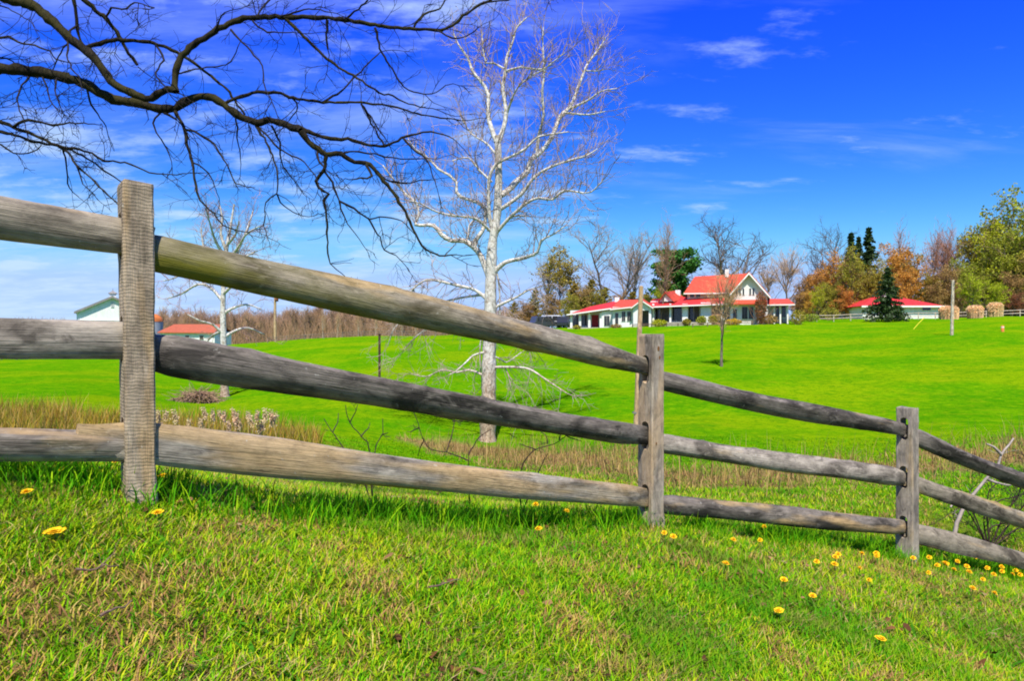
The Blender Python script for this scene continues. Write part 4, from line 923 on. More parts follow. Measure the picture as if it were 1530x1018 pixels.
# lawn tree before the house
lt = hit(1078, 548, 36, 60)
put_tree('bareA', 1078, 402, lt[1], 0.85, 'small tan leafless tree alone on the slope before the house', None, 'tan', rz=0.5, name='lawn_tree')

# far wood behind the meadow on the left
for i in range(200):
    px = 236 + (790 - 236) * ((i * 0.61803) % 1.0); row = i % 3; d = 150 + row * 14 + rng.uniform(-4, 4)
    top = 466 - row * 3 + rng.uniform(-7, 9) - (8 if 440 < px < 560 else 0)
    put_tree('woodA' if i % 2 else 'woodB', px, top, d, rng.uniform(0.8, 1.25), 'bare brown tree of the far wood beyond the meadow', 'bare trees of the far wood', 'tan' if i % 5 == 0 else 'brown')
for i in range(26):
    px = 20 + 105 * ((i * 0.61803) % 1.0); d = 190 + rng.uniform(-8, 8)
    put_tree('woodA' if i % 2 else 'woodB', px, 480 + rng.uniform(-9, 10), d, rng.uniform(0.9, 1.4), 'bare purplish tree on the skyline left of the barn', 'bare trees left of the barn', 'grey')
for i in range(40):
    px = 1200 + 400 * ((i * 0.61803) % 1.0); d = 150 + rng.uniform(-6, 10)
    put_tree('woodA' if i % 2 else 'woodB', px, 425 + rng.uniform(-25, 15), d, rng.uniform(1.0, 1.4), 'bare brown tree filling the back of the right-hand wood', 'bare trees filling the right-hand wood', 'brown' if i % 3 else 'red')
# the few pale trunks that stand out at the edge of the far wood
for i, px in enumerate([482, 503, 536, 560, 588, 602, 622, 650, 678, 700]):
    put_tree('bareC', px, 462 + (i * 37 % 11), 138, 0.55, 'slim pale-trunked bare tree at the edge of the far wood', 'pale trunks at the wood edge', 'tan')
pale = plain('pale_bark', (0.42, 0.36, 0.28), 0.9, 0.2, 2)
for o in bpy.data.objects:
    if o.get('group') == 'pale trunks at the wood edge': set_mat(o, 'trunk', pale)
# brush under the far wood
def understory(name, px0, px1, d0, d1, hpx, n, mats, label, seed):
    r = np.random.default_rng(seed); T = Tubes()
    px = r.uniform(px0, px1, n); d = r.uniform(d0, d1, n); x = (px - CX) / F * d; z = ground(x, d)
    for i in range(n):
        h = hpx * d[i] / F * r.uniform(0.5, 1.1)
        P = path(r, (x[i], d[i], z[i] - 0.1), (r.normal(0, 0.3), r.normal(0, 0.3), 1), h, 5, 0.16, 0, 0.02); T.add(P, np.linspace(0.035, 0.012, 5), 3)
    o = link(name, T.mesh(name, mats)); tag(o, label, None, None, 'stuff'); return o
put_tree('bareB', 765, 500, 10, 1, 'x', None, 'dark', name='bare_tree')
_t = bpy.data.objects[[o.name for o in bpy.data.objects if o.get('label') == 'x'][-1]] if False else [o for o in bpy.data.objects if o.get('label') == 'x' and o.location.y == 10][0]
_t['label'] = 'bare tree outside the picture whose thin shadow dapples the lawn'; _t.location = (-4.3, -5.4, gz(-4.3, -5.4)); _t.scale = (1.0, 1.0, 1.1)
understory('wood_undergrowth', 232, 790, 146, 185, 42, 15000, M_TW['brown'], 'brown leafless undergrowth filling the foot of the far wood', 3)
understory('wood_undergrowth', 1195, 1600, 118, 150, 30, 6500, M_TW['dark'], 'dark leafless undergrowth at the foot of the right-hand wood', 4)

# ------------------------------------------------------------------ buildings
def roof_mat(name, c, rot=0.0):
    m, nt, bs = new_mat(name)
    n = noise(nt, objco(nt, (1, 1, 1)), 2.2, 6, 0.7); n2 = noise(nt, objco(nt, (1, 1, 6)), 3.5, 4, 0.6)
    col = ramp(nt, n, [(0.3, tuple(x * 0.72 for x in c)), (0.7, tuple(min(1, x * 1.2) for x in c))])
    col = mixc(nt, ramp(nt, n2, [(0.4, 0.35), (0.6, 0.0)]), col, tuple(x * 0.5 for x in c))
    nt.links.new(col, bs.inputs['Base Color']); bs.inputs['Roughness'].default_value = 0.75; bs.inputs['Specular IOR Level'].default_value = 0.2
    bump(nt, bs, n2, 0.5, 0.05); return m
def siding_mat(name, c, vertical=False, scale=6.0):
    m, nt, bs = new_mat(name)
    w = nt.nodes.new('ShaderNodeTexWave'); w.wave_type = 'BANDS'; w.bands_direction = 'X' if vertical else 'Z'; w.wave_profile = 'SAW'; w.inputs['Scale'].default_value = scale
    nt.links.new(objco(nt, (1, 1, 1)), w.inputs[0])
    n = noise(nt, objco(nt, (1, 1, 0.3)), 1.6, 5, 0.65)
    col = ramp(nt, n, [(0.3, tuple(x * 0.82 for x in c)), (0.65, c)]); col = mixc(nt, ramp(nt, w.outputs[0], [(0.0, 0.35), (0.12, 0.0)]), col, tuple(x * 0.55 for x in c))
    nt.links.new(col, bs.inputs['Base Color']); bs.inputs['Roughness'].default_value = 0.6; bs.inputs['Specular IOR Level'].default_value = 0.25
    bump(nt, bs, w.outputs[0], 0.4, 0.02); return m
def glass_mat():
    m, nt, bs = new_mat('window_glass'); bs.inputs['Base Color'].default_value = (0.02, 0.024, 0.03, 1); bs.inputs['Roughness'].default_value = 0.06; bs.inputs['Specular IOR Level'].default_value = 0.6
    n = noise(nt, objco(nt, (1, 1, 1)), 1.5, 2); nt.links.new(ramp(nt, n, [(0.3, (0.012, 0.013, 0.016)), (0.7, (0.05, 0.05, 0.05))]), bs.inputs['Base Color']); return m
def brick_mat():
    m, nt, bs = new_mat('orange_brick'); b = nt.nodes.new('ShaderNodeTexBrick'); nt.links.new(objco(nt, (1, 1, 1), rot=(math.radians(90), 0, 0)), b.inputs[0]); b.inputs['Scale'].default_value = 4
    b.inputs['Color1'].default_value = (0.42, 0.15, 0.07, 1); b.inputs['Color2'].default_value = (0.33, 0.11, 0.05, 1); b.inputs['Mortar'].default_value = (0.4, 0.33, 0.27, 1)
    nt.links.new(b.outputs[0], bs.inputs['Base Color']); bs.inputs['Roughness'].default_value = 0.9; return m
M_RED = roof_mat('red_roof', (0.54, 0.035, 0.035)); M_RED2 = roof_mat('faded_red_roof', (0.56, 0.075, 0.038)); M_WHITE = siding_mat('white_siding', (0.78, 0.78, 0.77)); M_TRIM = plain('white_trim', (0.78, 0.77, 0.74), 0.6, 0.08, 2)
M_GLASS = glass_mat(); M_BRICK = brick_mat(); M_DOOR = plain('red_door_paint', (0.36, 0.02, 0.03), 0.5, 0.2, 3); M_DARKIN = plain('porch_shade_and_door', (0.16, 0.15, 0.14), 0.8, 0.3, 2); M_STONE = plain('step_stone', (0.42, 0.39, 0.34), 0.9, 0.25, 4)  # dark porch colour holds the shade of the recesses; the inner door shares it

def prism(pts, ext):
    """polygon pushed along a vector: vertices and faces of the closed solid"""
    P = np.array(pts, float); n = len(P); V = np.vstack([P, P + np.asarray(ext, float)])
    f = [tuple(range(n))[::-1], tuple(range(n, 2 * n))] + [(i, (i + 1) % n, (i + 1) % n + n, i + n) for i in range(n)]
    return V, f
class PolyB:
    def __init__(s): s.V = []; s.f = []; s.n = 0
    def prism(s, pts, ext):
        V, f = prism(pts, ext); s.V.append(V); s.f += [tuple(i + s.n for i in q) for q in f]; s.n += len(V); return s
    def build(s, name, mat, parent, O):
        me = bpy.data.meshes.new(name); me.from_pydata((np.vstack(s.V) - O).tolist(), [], s.f); me.materials.append(mat)
        bm = bmesh.new(); bm.from_mesh(me); bmesh.ops.recalc_face_normals(bm, faces=bm.faces); bm.to_mesh(me); bm.free()
        return link(name, me, parent)

def house():
    A = np.array([W(851, 0, 99)[0], 99.0]); B = np.array([W(1150, 0, 90)[0], 90.0]); e = norm(B - A); nin = np.array([-e[1], e[0]])
    def Hp(px, py, t):
        u = (px - CX) / F; y = (t + A @ nin) / (u * nin[0] + nin[1]); return np.array([u * y, y, (HY - py) / F * y])
    N3 = np.array([nin[0], nin[1], 0.0]); UP = np.array([0, 0, 1.0])
    c = Hp(1000, 484, 2); O = np.array([c[0], c[1], gz(c[0], c[1])])
    root = thing('farmhouse', 'rambling white farmhouse with red roofs, porches and a tall gable on the rise', 'house', O)
    def wall(px0, px1, top, bot, t, name='wall', mat=M_WHITE, thick=0.2, par=None):
        b = PolyB(); b.prism([Hp(px0, bot, t), Hp(px1, bot, t), Hp(px1, top, t), Hp(px0, top, t)], N3 * thick); return b.build(name, mat, par or root, O)
    def poly(pp, name, mat, ext, par=None):
        b = PolyB(); b.prism([Hp(*p) for p in pp], ext); return b.build(name, mat, par or root, O)
    def window(px0, px1, top, bot, t, mull=1, par=None):
        f = PolyB(); fr = 0.55
        f.prism([Hp(px0 - fr, bot + fr, t), Hp(px1 + fr, bot + fr, t), Hp(px1 + fr, top - fr, t), Hp(px0 - fr, top - fr, t)], -N3 * 0.07)
        w = f.build('window', M_TRIM, par or root, O)
        k = mull + 1
        for i in range(k):
            a = px0 + (px1 - px0) * i / k + 0.12; b_ = px0 + (px1 - px0) * (i + 1) / k - 0.12
            g = PolyB(); g.prism([Hp(a, bot, t - 0.08), Hp(b_, bot, t - 0.08), Hp(b_, top, t - 0.08), Hp(a, top, t - 0.08)], -N3 * 0.03); g.build('pane', M_GLASS, w, O)
    def column(px, wpx, top, bot, t): wall(px - wpx / 2, px + wpx / 2, top, bot, t, 'column', M_TRIM, 0.25)
    RT = UP * -0.16
    # left porch wing
    wall(852, 916, 464, 497, 2.2, 'wall', M_WHITE, 0.2)
    for a, b_ in [(855, 864), (868, 877), (901, 911)]: window(a, b_, 471, 487, 2.15, 1)
    d = wall(884, 894, 471, 489, 2.12, 'door', M_DOOR, 0.06); hd = PolyB(); hd.prism([Hp(892.4, 480.6, 2.05), Hp(893.2, 480.6, 2.05), Hp(893.2, 479.6, 2.05), Hp(892.4, 479.6, 2.05)], -N3 * 0.05); hd.build('handle', M_STONE, d, O)
    for px in (853.5, 866.5, 880.5, 897.5): column(px, 3.0, 468, 493, 0.0)
    wall(848, 916, 489.5, 496, -0.3, 'porch_floor', M_STONE, 2.6)
    poly([(847, 470.4, -0.6), (915, 460.5, -0.6), (928, 448.5, 5.5), (880, 458.5, 5.5)], 'roof', M_RED, RT)
    poly([(846.5, 471.6, -0.66), (915, 461.8, -0.66), (915, 460.0, -0.66), (846.5, 469.8, -0.66)], 'fascia', M_TRIM, N3 * 0.05)
    poly([(899, 466, -0.2), (915, 463.5, -0.2), (915, 494, -0.2), (899, 494, -0.2)], 'wall', M_WHITE, N3 * 0.25)
    window(902.5, 911, 472, 487, -0.2, 1)
    wall(918.5, 925, 444.5, 455, 4.6, 'chimney', M_TRIM, 0.7)
    # bay section
    wall(915.3, 947, 459, 495, -1.0)
    for a, b_ in [(929, 934.5), (937, 943)]: window(a, b_, 466, 480, -1.0, 1)
    window(919, 924, 468, 484, -1.0, 0)
    poly([(911.5, 462.4, -1.7), (947.5, 458.4, -1.7), (958.5, 447.8, 4.2), (925, 448.3, 4.2)], 'roof', M_RED2, RT)
    poly([(911.5, 463.6, -1.76), (947.5, 459.6, -1.76), (947.5, 458.0, -1.76), (911.5, 462.0, -1.76)], 'fascia', M_TRIM, N3 * 0.05)
    # small entrance gable
    g = PolyB(); g.prism([Hp(945, 459.5, -1.9), Hp(973, 459.5, -1.9), Hp(958, 450.5, -1.9)], N3 * 0.2); g.build('gable_wall', M_WHITE, root, O)
    wall(946, 958, 459, 494, -1.85); wall(958, 973, 459.6, 464, -1.85); wall(969.5, 973, 464, 490, -1.85, 'column', M_TRIM)
    wall(956, 974, 462, 492, 0.6, 'wall', M_DARKIN);  # doorway shade put into the colour of this back wall
    for s, (x0, y0) in enumerate([(942.5, 461), (976, 461)]):
        b = PolyB(); b.prism([Hp(x0, y0, -2.3), Hp(958, 449, -2.3), Hp(958 + 2.5, 447.6, 4), Hp(x0 + 2.5, y0 - 1.2, 4)], UP * 0.14); b.build('roof', M_RED2, root, O)
        b = PolyB(); b.prism([Hp(x0, y0 + 0.7, -2.36), Hp(958, 450.0, -2.36), Hp(958, 448.2, -2.36), Hp(x0, y0 - 1.0, -2.36)], N3 * 0.05); b.build('bargeboard', M_TRIM, root, O)
    # centre range with recessed porch
    wall(972, 1092, 450, 493, 2.0)
    wall(976, 1000, 457, 485, 1.95, 'wall', M_DARKIN, 0.1)  # dark panel over the white wall paints the shade of the porch recess
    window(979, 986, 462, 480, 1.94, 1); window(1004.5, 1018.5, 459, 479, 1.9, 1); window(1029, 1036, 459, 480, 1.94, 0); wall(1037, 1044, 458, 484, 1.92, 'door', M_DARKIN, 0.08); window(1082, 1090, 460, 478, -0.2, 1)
    for px, w_ in ((1001.5, 2.6), (1023.5, 8.0), (976, 3.0)): column(px, w_, 454, 490, -0.2)
    wall(1047, 1063, 452, 490, -0.2); wall(1063.2, 1077, 452, 490, -0.35, 'brick_wall', M_BRICK); wall(1077.2, 1094, 452, 492, -0.2)
    wall(974, 1046, 481.5, 490, -0.5, 'porch_floor', M_STONE, 2.6)
    poly([(966, 458.8, -1.0), (1100, 453.6, -1.0), (1092, 439, 4.2), (975, 447, 4.2)], 'roof', M_RED, RT)
    poly([(966, 460.2, -1.06), (1100, 455.0, -1.06), (1100, 453.2, -1.06), (966, 458.4, -1.06)], 'fascia', M_TRIM, N3 * 0.05)
    g = PolyB(); g.prism([Hp(984.5, 450.5, 0.8), Hp(1005.5, 450.5, 0.8), Hp(994, 438.5, 0.8)], N3 * 0.2); dm = g.build('dormer', M_WHITE, root, O)
    poly([(1007, 451.8, 0.4), (994, 437.2, 0.4), (1010, 435.6, 5.5), (1024, 447, 5.5)], 'dormer_roof', M_RED2, UP * 0.12, dm); poly([(983, 451.8, 0.4), (994, 437.2, 0.4), (1010, 435.6, 5.5), (1000, 447, 5.5)], 'dormer_roof', M_RED2, UP * 0.12, dm)
    wall(1009, 1016.5, 433.5, 442, 4.4, 'chimney', M_TRIM, 0.7)
    # tall main roof
    wall(1027, 1094, 436, 450, 2.9); window(1031, 1037, 440, 444.5, 2.9, 1); window(1040, 1046, 440, 444.5, 2.9, 1)
    poly([(1021.5, 438.6, 1.9), (1104, 437.6, 1.9), (1119, 408.6, 6.2), (1038, 413.5, 6.2)], 'roof', M_RED2, RT)
    poly([(1021.5, 439.8, 1.84), (1100, 438.8, 1.84), (1100, 437.2, 1.84), (1021.5, 438.2, 1.84)], 'fascia', M_TRIM, N3 * 0.05)
    poly([(1038, 413.5, 6.2), (1119, 408.6, 6.2), (1132, 436, 10.5), (1030, 438, 10.5)], 'roof', M_RED2, RT)
    poly([(1023, 438.8, 2.0), (1038.4, 414.5, 6.2), (1031, 438, 10.4)], 'wall', M_WHITE, np.array([e[0], e[1], 0]) * 0.2)
    ch = wall(1083.5, 1089, 402.5, 414, 5.4, 'chimney', M_TRIM, 0.7)
    # front gable
    b = PolyB(); b.prism([Hp(1091, 441, -0.6), Hp(1147, 441, -0.6), Hp(1119, 410.5, -0.6)], N3 * 0.25); b.build('gable_wall', M_WHITE, root, O)
    wall(1091, 1147, 441.1, 495, -0.6, 'wall', M_WHITE, 0.25)
    wall(1146.3, 1147, 441, 492, -0.4, 'wall', M_WHITE, 7)
    ap, ap2 = Hp(1119, 407.6, -1.3), Hp(1119, 407.6, -1.3) + N3 * 8.5
    for x0 in (1086.5, 1151.5):
        q = Hp(x0, 444.5, -1.3); b = PolyB(); b.prism([q, ap, ap2, q + N3 * 8.5], UP * 0.15); b.build('roof', M_RED2, root, O)
        b = PolyB(); b.prism([Hp(x0, 447, -1.36), Hp(1119, 410.1, -1.36), Hp(1119, 407.2, -1.36), Hp(x0, 444.1, -1.36)], N3 * 0.05); b.build('bargeboard', M_TRIM, root, O)
    for a, b_ in [(1099.5, 1102.2), (1104.5, 1107.2), (1109.5, 1112.2), (1119.6, 1122.4), (1124.4, 1127.2)]: window(a, b_, 431, 440.5, -0.6, 0)
    window(1108.5, 1117, 459, 477, -0.6, 1); window(1118.5, 1125.5, 459, 477, -0.6, 1); window(1095, 1101, 462, 476, -0.6, 0)
    poly([(1092, 453.8, -1.9), (1146, 453.0, -1.9), (1146, 447.5, -0.55), (1092, 448.3, -0.55)], 'pent_roof', M_RED2, RT)
    # right porch
    wall(1147, 1178, 452, 487, 2.2); window(1159.5, 1164, 458, 474, 2.2, 0); window(1168, 1174, 458, 474, 2.2, 0)
    for px in (1157, 1166, 1177): column(px, 2.2, 454, 484, -0.2)
    poly([(1146, 455.6, -0.8), (1188, 455.0, -0.8), (1178, 446.5, 4), (1146, 446.5, 4)], 'roof', M_RED2, RT); poly([(1146, 456.8, -0.86), (1188, 456.2, -0.86), (1188, 454.6, -0.86), (1146, 455.2, -0.86)], 'fascia', M_TRIM, N3 * 0.05)
    return Hp
Hp = house()

def boxwall(root, O, x0, x1, y, z0, z1, mat, name, depth=0.2):
    b = PolyB(); b.prism([(x0, y, z0), (x1, y, z0), (x1, y, z1), (x0, y, z1)], (0, depth, 0)); return b.build(name, mat, root, O)
def small_house():
    d = 108.0; k = d / F; X = lambda px: (px - CX) * k; Z = lambda py: (HY - py) * k
    O = np.array([X(1345), d, gz(X(1345), d)]); root = thing('small_house', 'small white outbuilding with red hipped roof behind the broad spruce', 'house', O)
    g0 = Z(484)
    boxwall(root, O, X(1289), X(1402), d, g0, Z(456.5), M_WHITE, 'wall', 8)
    for a, b_, t0, t1 in [(1378, 1390, 456.8, 464), (1300, 1308, 459, 466)]:
        w = boxwall(root, O, X(a - 0.7), X(b_ + 0.7), d - 0.08, Z(t1 + 0.7), Z(t0 - 0.2), M_TRIM, 'window', 0.07)
        boxwall(w, O, X(a), X((a + b_) / 2 - 0.2), d - 0.12, Z(t1), Z(t0), M_GLASS, 'pane', 0.03); boxwall(w, O, X((a + b_) / 2 + 0.2), X(b_), d - 0.12, Z(t1), Z(t0), M_GLASS, 'pane', 0.03)
    e0, e1, ze = X(1284), X(1408), Z(457.5); r0, r1, zr = X(1326), X(1362), Z(441.5); yf, yb, ym = d - 0.7, d + 8.7, d + 4
    for pts in ([(e0, yf, ze), (e1, yf, ze), (r1, ym, zr), (r0, ym, zr)], [(e1, yf, ze), (e1, yb, ze), (r1, ym, zr)], [(e0, yb, ze), (e0, yf, ze), (r0, ym, zr)], [(e1, yb, ze), (e0, yb, ze), (r0, ym, zr), (r1, ym, zr)]):
        b = PolyB(); b.prism(pts, (0, 0, -0.12)); b.build('roof', M_RED, root, O)
    boxwall(root, O, e0, e1, yf - 0.05, ze - 0.22, ze + 0.03, M_TRIM, 'fascia', 0.05)
    boxwall(root, O, X(1339), X(1344), ym - 0.3, zr - 0.6, zr + 0.5, M_TRIM, 'chimney', 0.6)
small_house()

def barn():
    d = 115.0; k = d / F; X = lambda px: (px - CX) * k; Z = lambda py: (HY - py) * k
    O = np.array([X(168), d, gz(X(168), d)]); root = thing('barn', 'large white gabled barn with a small roof cupola', 'barn', O)
    vb = siding_mat('white_barn_boards', (0.80, 0.80, 0.78), True, 5.0); gr = plain('grey_barn_roof', (0.22, 0.21, 0.20), 0.8, 0.25, 1.5)
    zb = Z(545); b = PolyB(); b.prism([(X(116), d, zb), (X(220), d, zb), (X(220), d, Z(467)), (X(168), d, Z(444.5)), (X(116), d, Z(467))], (0, 22, 0)); b.build('wall', vb, root, O)
    for x0 in (112.5, 223.5):
        b = PolyB(); b.prism([(X(x0), d - 0.5, Z(468.5)), (X(168), d - 0.5, Z(444.2)), (X(168), d + 22.5, Z(444.2)), (X(x0), d + 22.5, Z(468.5))], (0, 0, 0.22)); b.build('roof', gr, root, O)
        b = PolyB(); b.prism([(X(x0), d - 0.56, Z(470)), (X(168), d - 0.56, Z(445.6)), (X(168), d - 0.56, Z(443.2)), (X(x0), d - 0.56, Z(467.4))], (0, 0.05, 0)); b.build('bargeboard', gr, root, O)
    for a in (143, 169.5):
        dr = boxwall(root, O, X(a), X(a + 25), d - 0.10, zb, Z(480), vb, 'door', 0.08)
        boxwall(dr, O, X(a), X(a + 25), d - 0.13, Z(480.6), Z(480), M_TRIM, 'trim', 0.03)
    boxwall(root, O, X(118), X(218), d - 0.16, Z(479.4), Z(478.2), M_TRIM, 'door_track', 0.14)
    w = boxwall(root, O, X(165.5), X(170.5), d - 0.06, Z(460), Z(451), M_TRIM, 'louvre', 0.05)
    for i in range(5): boxwall(w, O, X(166), X(170), d - 0.10, Z(459.4 - i * 1.7), Z(458.4 - i * 1.7), plain('louvre_shade', (0.45, 0.45, 0.46), 0.8, 0.1) if i == 0 else bpy.data.materials['louvre_shade'], 'slat', 0.03)
    c = boxwall(root, O, X(163.5), X(173.5), d + 2, Z(446), Z(437.5), M_TRIM, 'cupola', 1.1)
    b = PolyB(); yc = d + 2.55; hw = (X(175.5) - X(161.5)) / 2; xc = X(168.5)
    for s in (-1, 1):
        b = PolyB(); b.prism([(xc + s * hw, d + 1.8, Z(438)), (xc, yc, Z(433.5)), (xc + s * hw, d + 3.3, Z(438))], (0, 0, 0.08)); b.build('cupola_roof', gr, c, O)
    for ya, s in ((d + 1.8, 1), (d + 3.3, -1)):
        b = PolyB(); b.prism([(xc - hw, ya, Z(438)), (xc, yc, Z(433.5)), (xc + hw, ya, Z(438))], (0, 0, 0.08)); b.build('cupola_roof', gr, c, O)
    root.rotation_euler = (0, 0, math.radians(30)); root.scale = (0.87, 1, 1)
    T = Tubes(); T.add([(xc - O[0], yc - O[1], Z(433.5) - O[2]), (xc - O[0], yc - O[1], Z(430) - O[2])], 0.05, 5); link('finial', T.mesh('finial', gr), c)
    # low wing building
    O2 = np.array([X(276), d + 2, gz(X(276), d + 2)]); r2 = thing('shed', 'long low white shed with rusty red roof beside the silo', 'shed', O2)
    boxwall(r2, O2, X(230), X(313), d + 2, Z(522), Z(496), vb, 'wall', 7)
    b = PolyB(); b.prism([(X(228), d + 1.5, Z(496.5)), (X(315), d + 1.5, Z(497)), (X(311), d + 5.5, Z(484)), (X(236), d + 5.5, Z(484))], (0, 0, -0.15)); b.build('roof', roof_mat('rusty_roof', (0.42, 0.11, 0.05)), r2, O2)
    b = PolyB(); b.prism([(X(236), d + 5.5, Z(484)), (X(311), d + 5.5, Z(484)), (X(315), d + 9.5, Z(497)), (X(228), d + 9.5, Z(497))], (0, 0, -0.15)); b.build('roof', bpy.data.materials['rusty_roof'], r2, O2)
    for a in (250, 268, 290): 
        w = boxwall(r2, O2, X(a), X(a + 7), d + 1.93, Z(508), Z(501), M_TRIM, 'window', 0.06); boxwall(w, O2, X(a + 0.7), X(a + 6.3), d + 1.88, Z(507.3), Z(501.7), M_GLASS, 'pane', 0.04)
    # silo
    ds = 124.0; ks = ds / F; xs = (228 - CX) * ks; rad = 14 * ks; zt = (HY - 481) * ks; O3 = np.array([xs, ds, gz(xs, ds)])
    r3 = thing('silo', 'round farm silo with rusty orange dome between barn and shed', 'silo', O3)
    T = Tubes(); T.add([(0, 0, -0.5), (0, 0, (zt - O3[2]) * 0.5), (0, 0, zt - O3[2])], rad, 32); link('wall', T.mesh('wall', siding_mat('silo_staves', (0.30, 0.33, 0.38), False, 2.0)), r3)
    T = Tubes(); an = np.linspace(0, math.pi / 2, 9); T.add([(0, 0, zt - O3[2] + math.sin(a) * 12 * ks) for a in an], [max(0.02, rad * 1.03 * math.cos(a)) for a in an], 32); link('dome', T.mesh('dome', plain('rusty_dome', (0.50, 0.15, 0.035), 0.7, 0.5, 0.8)), r3)
barn()

# ------------------------------------------------------------------ poles, cars, garden
def pole(name, px, top, base, rpx, lean, mat, label, cat='pole', d=None):
    b = hit(px, base) if d is None else np.array([(px - CX) / F * d, d, 0]); d = b[1]; z = gz(b[0], d); H = zpx(top, d) - z; r = rpx * d / F
    root = thing(name, label, cat, (b[0], d, z)); T = Tubes(); lx = lean * d / F
    n = 10; T.add([(lx * i / n, 0, -0.3 + (H + 0.3) * i / n) for i in range(n + 1)], [r * (1 - 0.15 * i / n) for i in range(n + 1)], 10)
    T.add([(lx, 0, H - 0.005), (lx, 0, H + r * 0.3)], [r * 0.85, r * 0.1], 10)
    link('shaft', T.mesh('shaft', mat), root); return root, H, r
m_pole = wood_mat('pole_wood', 'z', (0.62, 0.44, 0.27), (0.34, 0.22, 0.13), tan_amt=0.6, seed=3); m_pole2 = wood_mat('pole_wood_pale', 'z', (0.60, 0.52, 0.42), (0.36, 0.29, 0.22), tan_amt=0.3, seed=4)
rt, Hh, rr = pole('wooden_pole', 949, 428, 664, 4.0, 9.0, m_pole, 'tall pale wooden pole standing right behind the middle fence post')
T = Tubes(); T.add([(0, 0, 0.9), (0, 0, 0.95)], rr * 1.02, 10); link('band', T.mesh('band', plain('pole_band', (0.2, 0.2, 0.2), 0.5)), rt)
rt, Hh, rr = pole('wooden_pole', 1422, 419, 501, 2.3, 2.0, m_pole2, 'pale wooden pole alone on the slope before the right-hand wood')
for zz in (0.86, 0.93, 0.97):
    T = Tubes(); T.add([(0.1, -rr, Hh * zz), (0.1, -rr - 0.12, Hh * zz)], 0.03, 6); link('bolt', T.mesh('bolt', plain('bolt_steel%d' % int(zz * 100), (0.12, 0.11, 0.10), 0.5)), rt)
rt, Hh, rr = pole('steel_post', 567, 500, 602, 2.0, 0, plain('rusty_steel', (0.060, 0.035, 0.025), 0.7, 0.4, 6), 'thin dark rusty post standing in the meadow left of the sycamore', 'post')
T = Tubes(); T.add([(0, 0, Hh), (0, 0, Hh + 0.04)], [rr * 1.4, rr * 1.2], 8); link('cap', T.mesh('cap', bpy.data.materials['rusty_steel']), rt)
rt, Hh, rr = pole('utility_pole', 411, 437, 505, 2.0, 0, m_pole, 'utility pole with a rusty transformer before the far wood', 'utility pole', 112)
T = Tubes(); T.add([(0.3, -0.1, Hh - 0.5), (0.3, -0.1, Hh - 0.48), (0.3, -0.1, Hh - 1.5), (0.3, -0.1, Hh - 1.52)], [0.05, 0.28, 0.28, 0.05], 12); link('transformer', T.mesh('transformer', plain('rust_red', (0.26, 0.07, 0.04), 0.7, 0.3, 3)), rt)
T = Tubes(); T.add([(-0.9, -0.25, Hh - 0.25), (0.9, -0.25, Hh - 0.25)], 0.06, 6); link('crossarm', T.mesh('crossarm', m_pole2), rt)
# yellow guy-wire guard of the pole and an orange marker stake
a, b_ = hit(1364, 492), None; T = Tubes(); P0 = np.array([a[0], a[1], gz(a[0], a[1])]); P1 = W(1381, 475, a[1]); T.add([(0, 0, -0.1), *(list((P1 - P0) * s for s in (0.5, 1.0)))], 0.045, 8)
root = thing('guy_wire_guard', 'slanting yellow guy-wire guard in the grass near the small house', 'cable guard', P0); link('sleeve', T.mesh('sleeve', plain('yellow_plastic', (0.62, 0.55, 0.02), 0.5, 0.1)), root)
a = hit(1498, 496); P0 = np.array([a[0], a[1], gz(a[0], a[1])]); root = thing('marker_post', 'short orange marker post in the grass below the dry clumps', 'marker', P0); k = a[1] / F
T = Tubes(); T.add([(0, 0, -0.1), (0, 0, 9 * k), (0, 0, 9.4 * k)], [2.2 * k, 2.0 * k, 0.4 * k], 10); o = link('sleeve', T.mesh('sleeve', plain('orange_plastic', (0.55, 0.17, 0.03), 0.5, 0.15)), root)
T = Tubes(); T.add([(0, 0, 6 * k), (0, 0, 7.4 * k)], 2.2 * k, 10); link('band', T.mesh('band', M_TRIM), root)

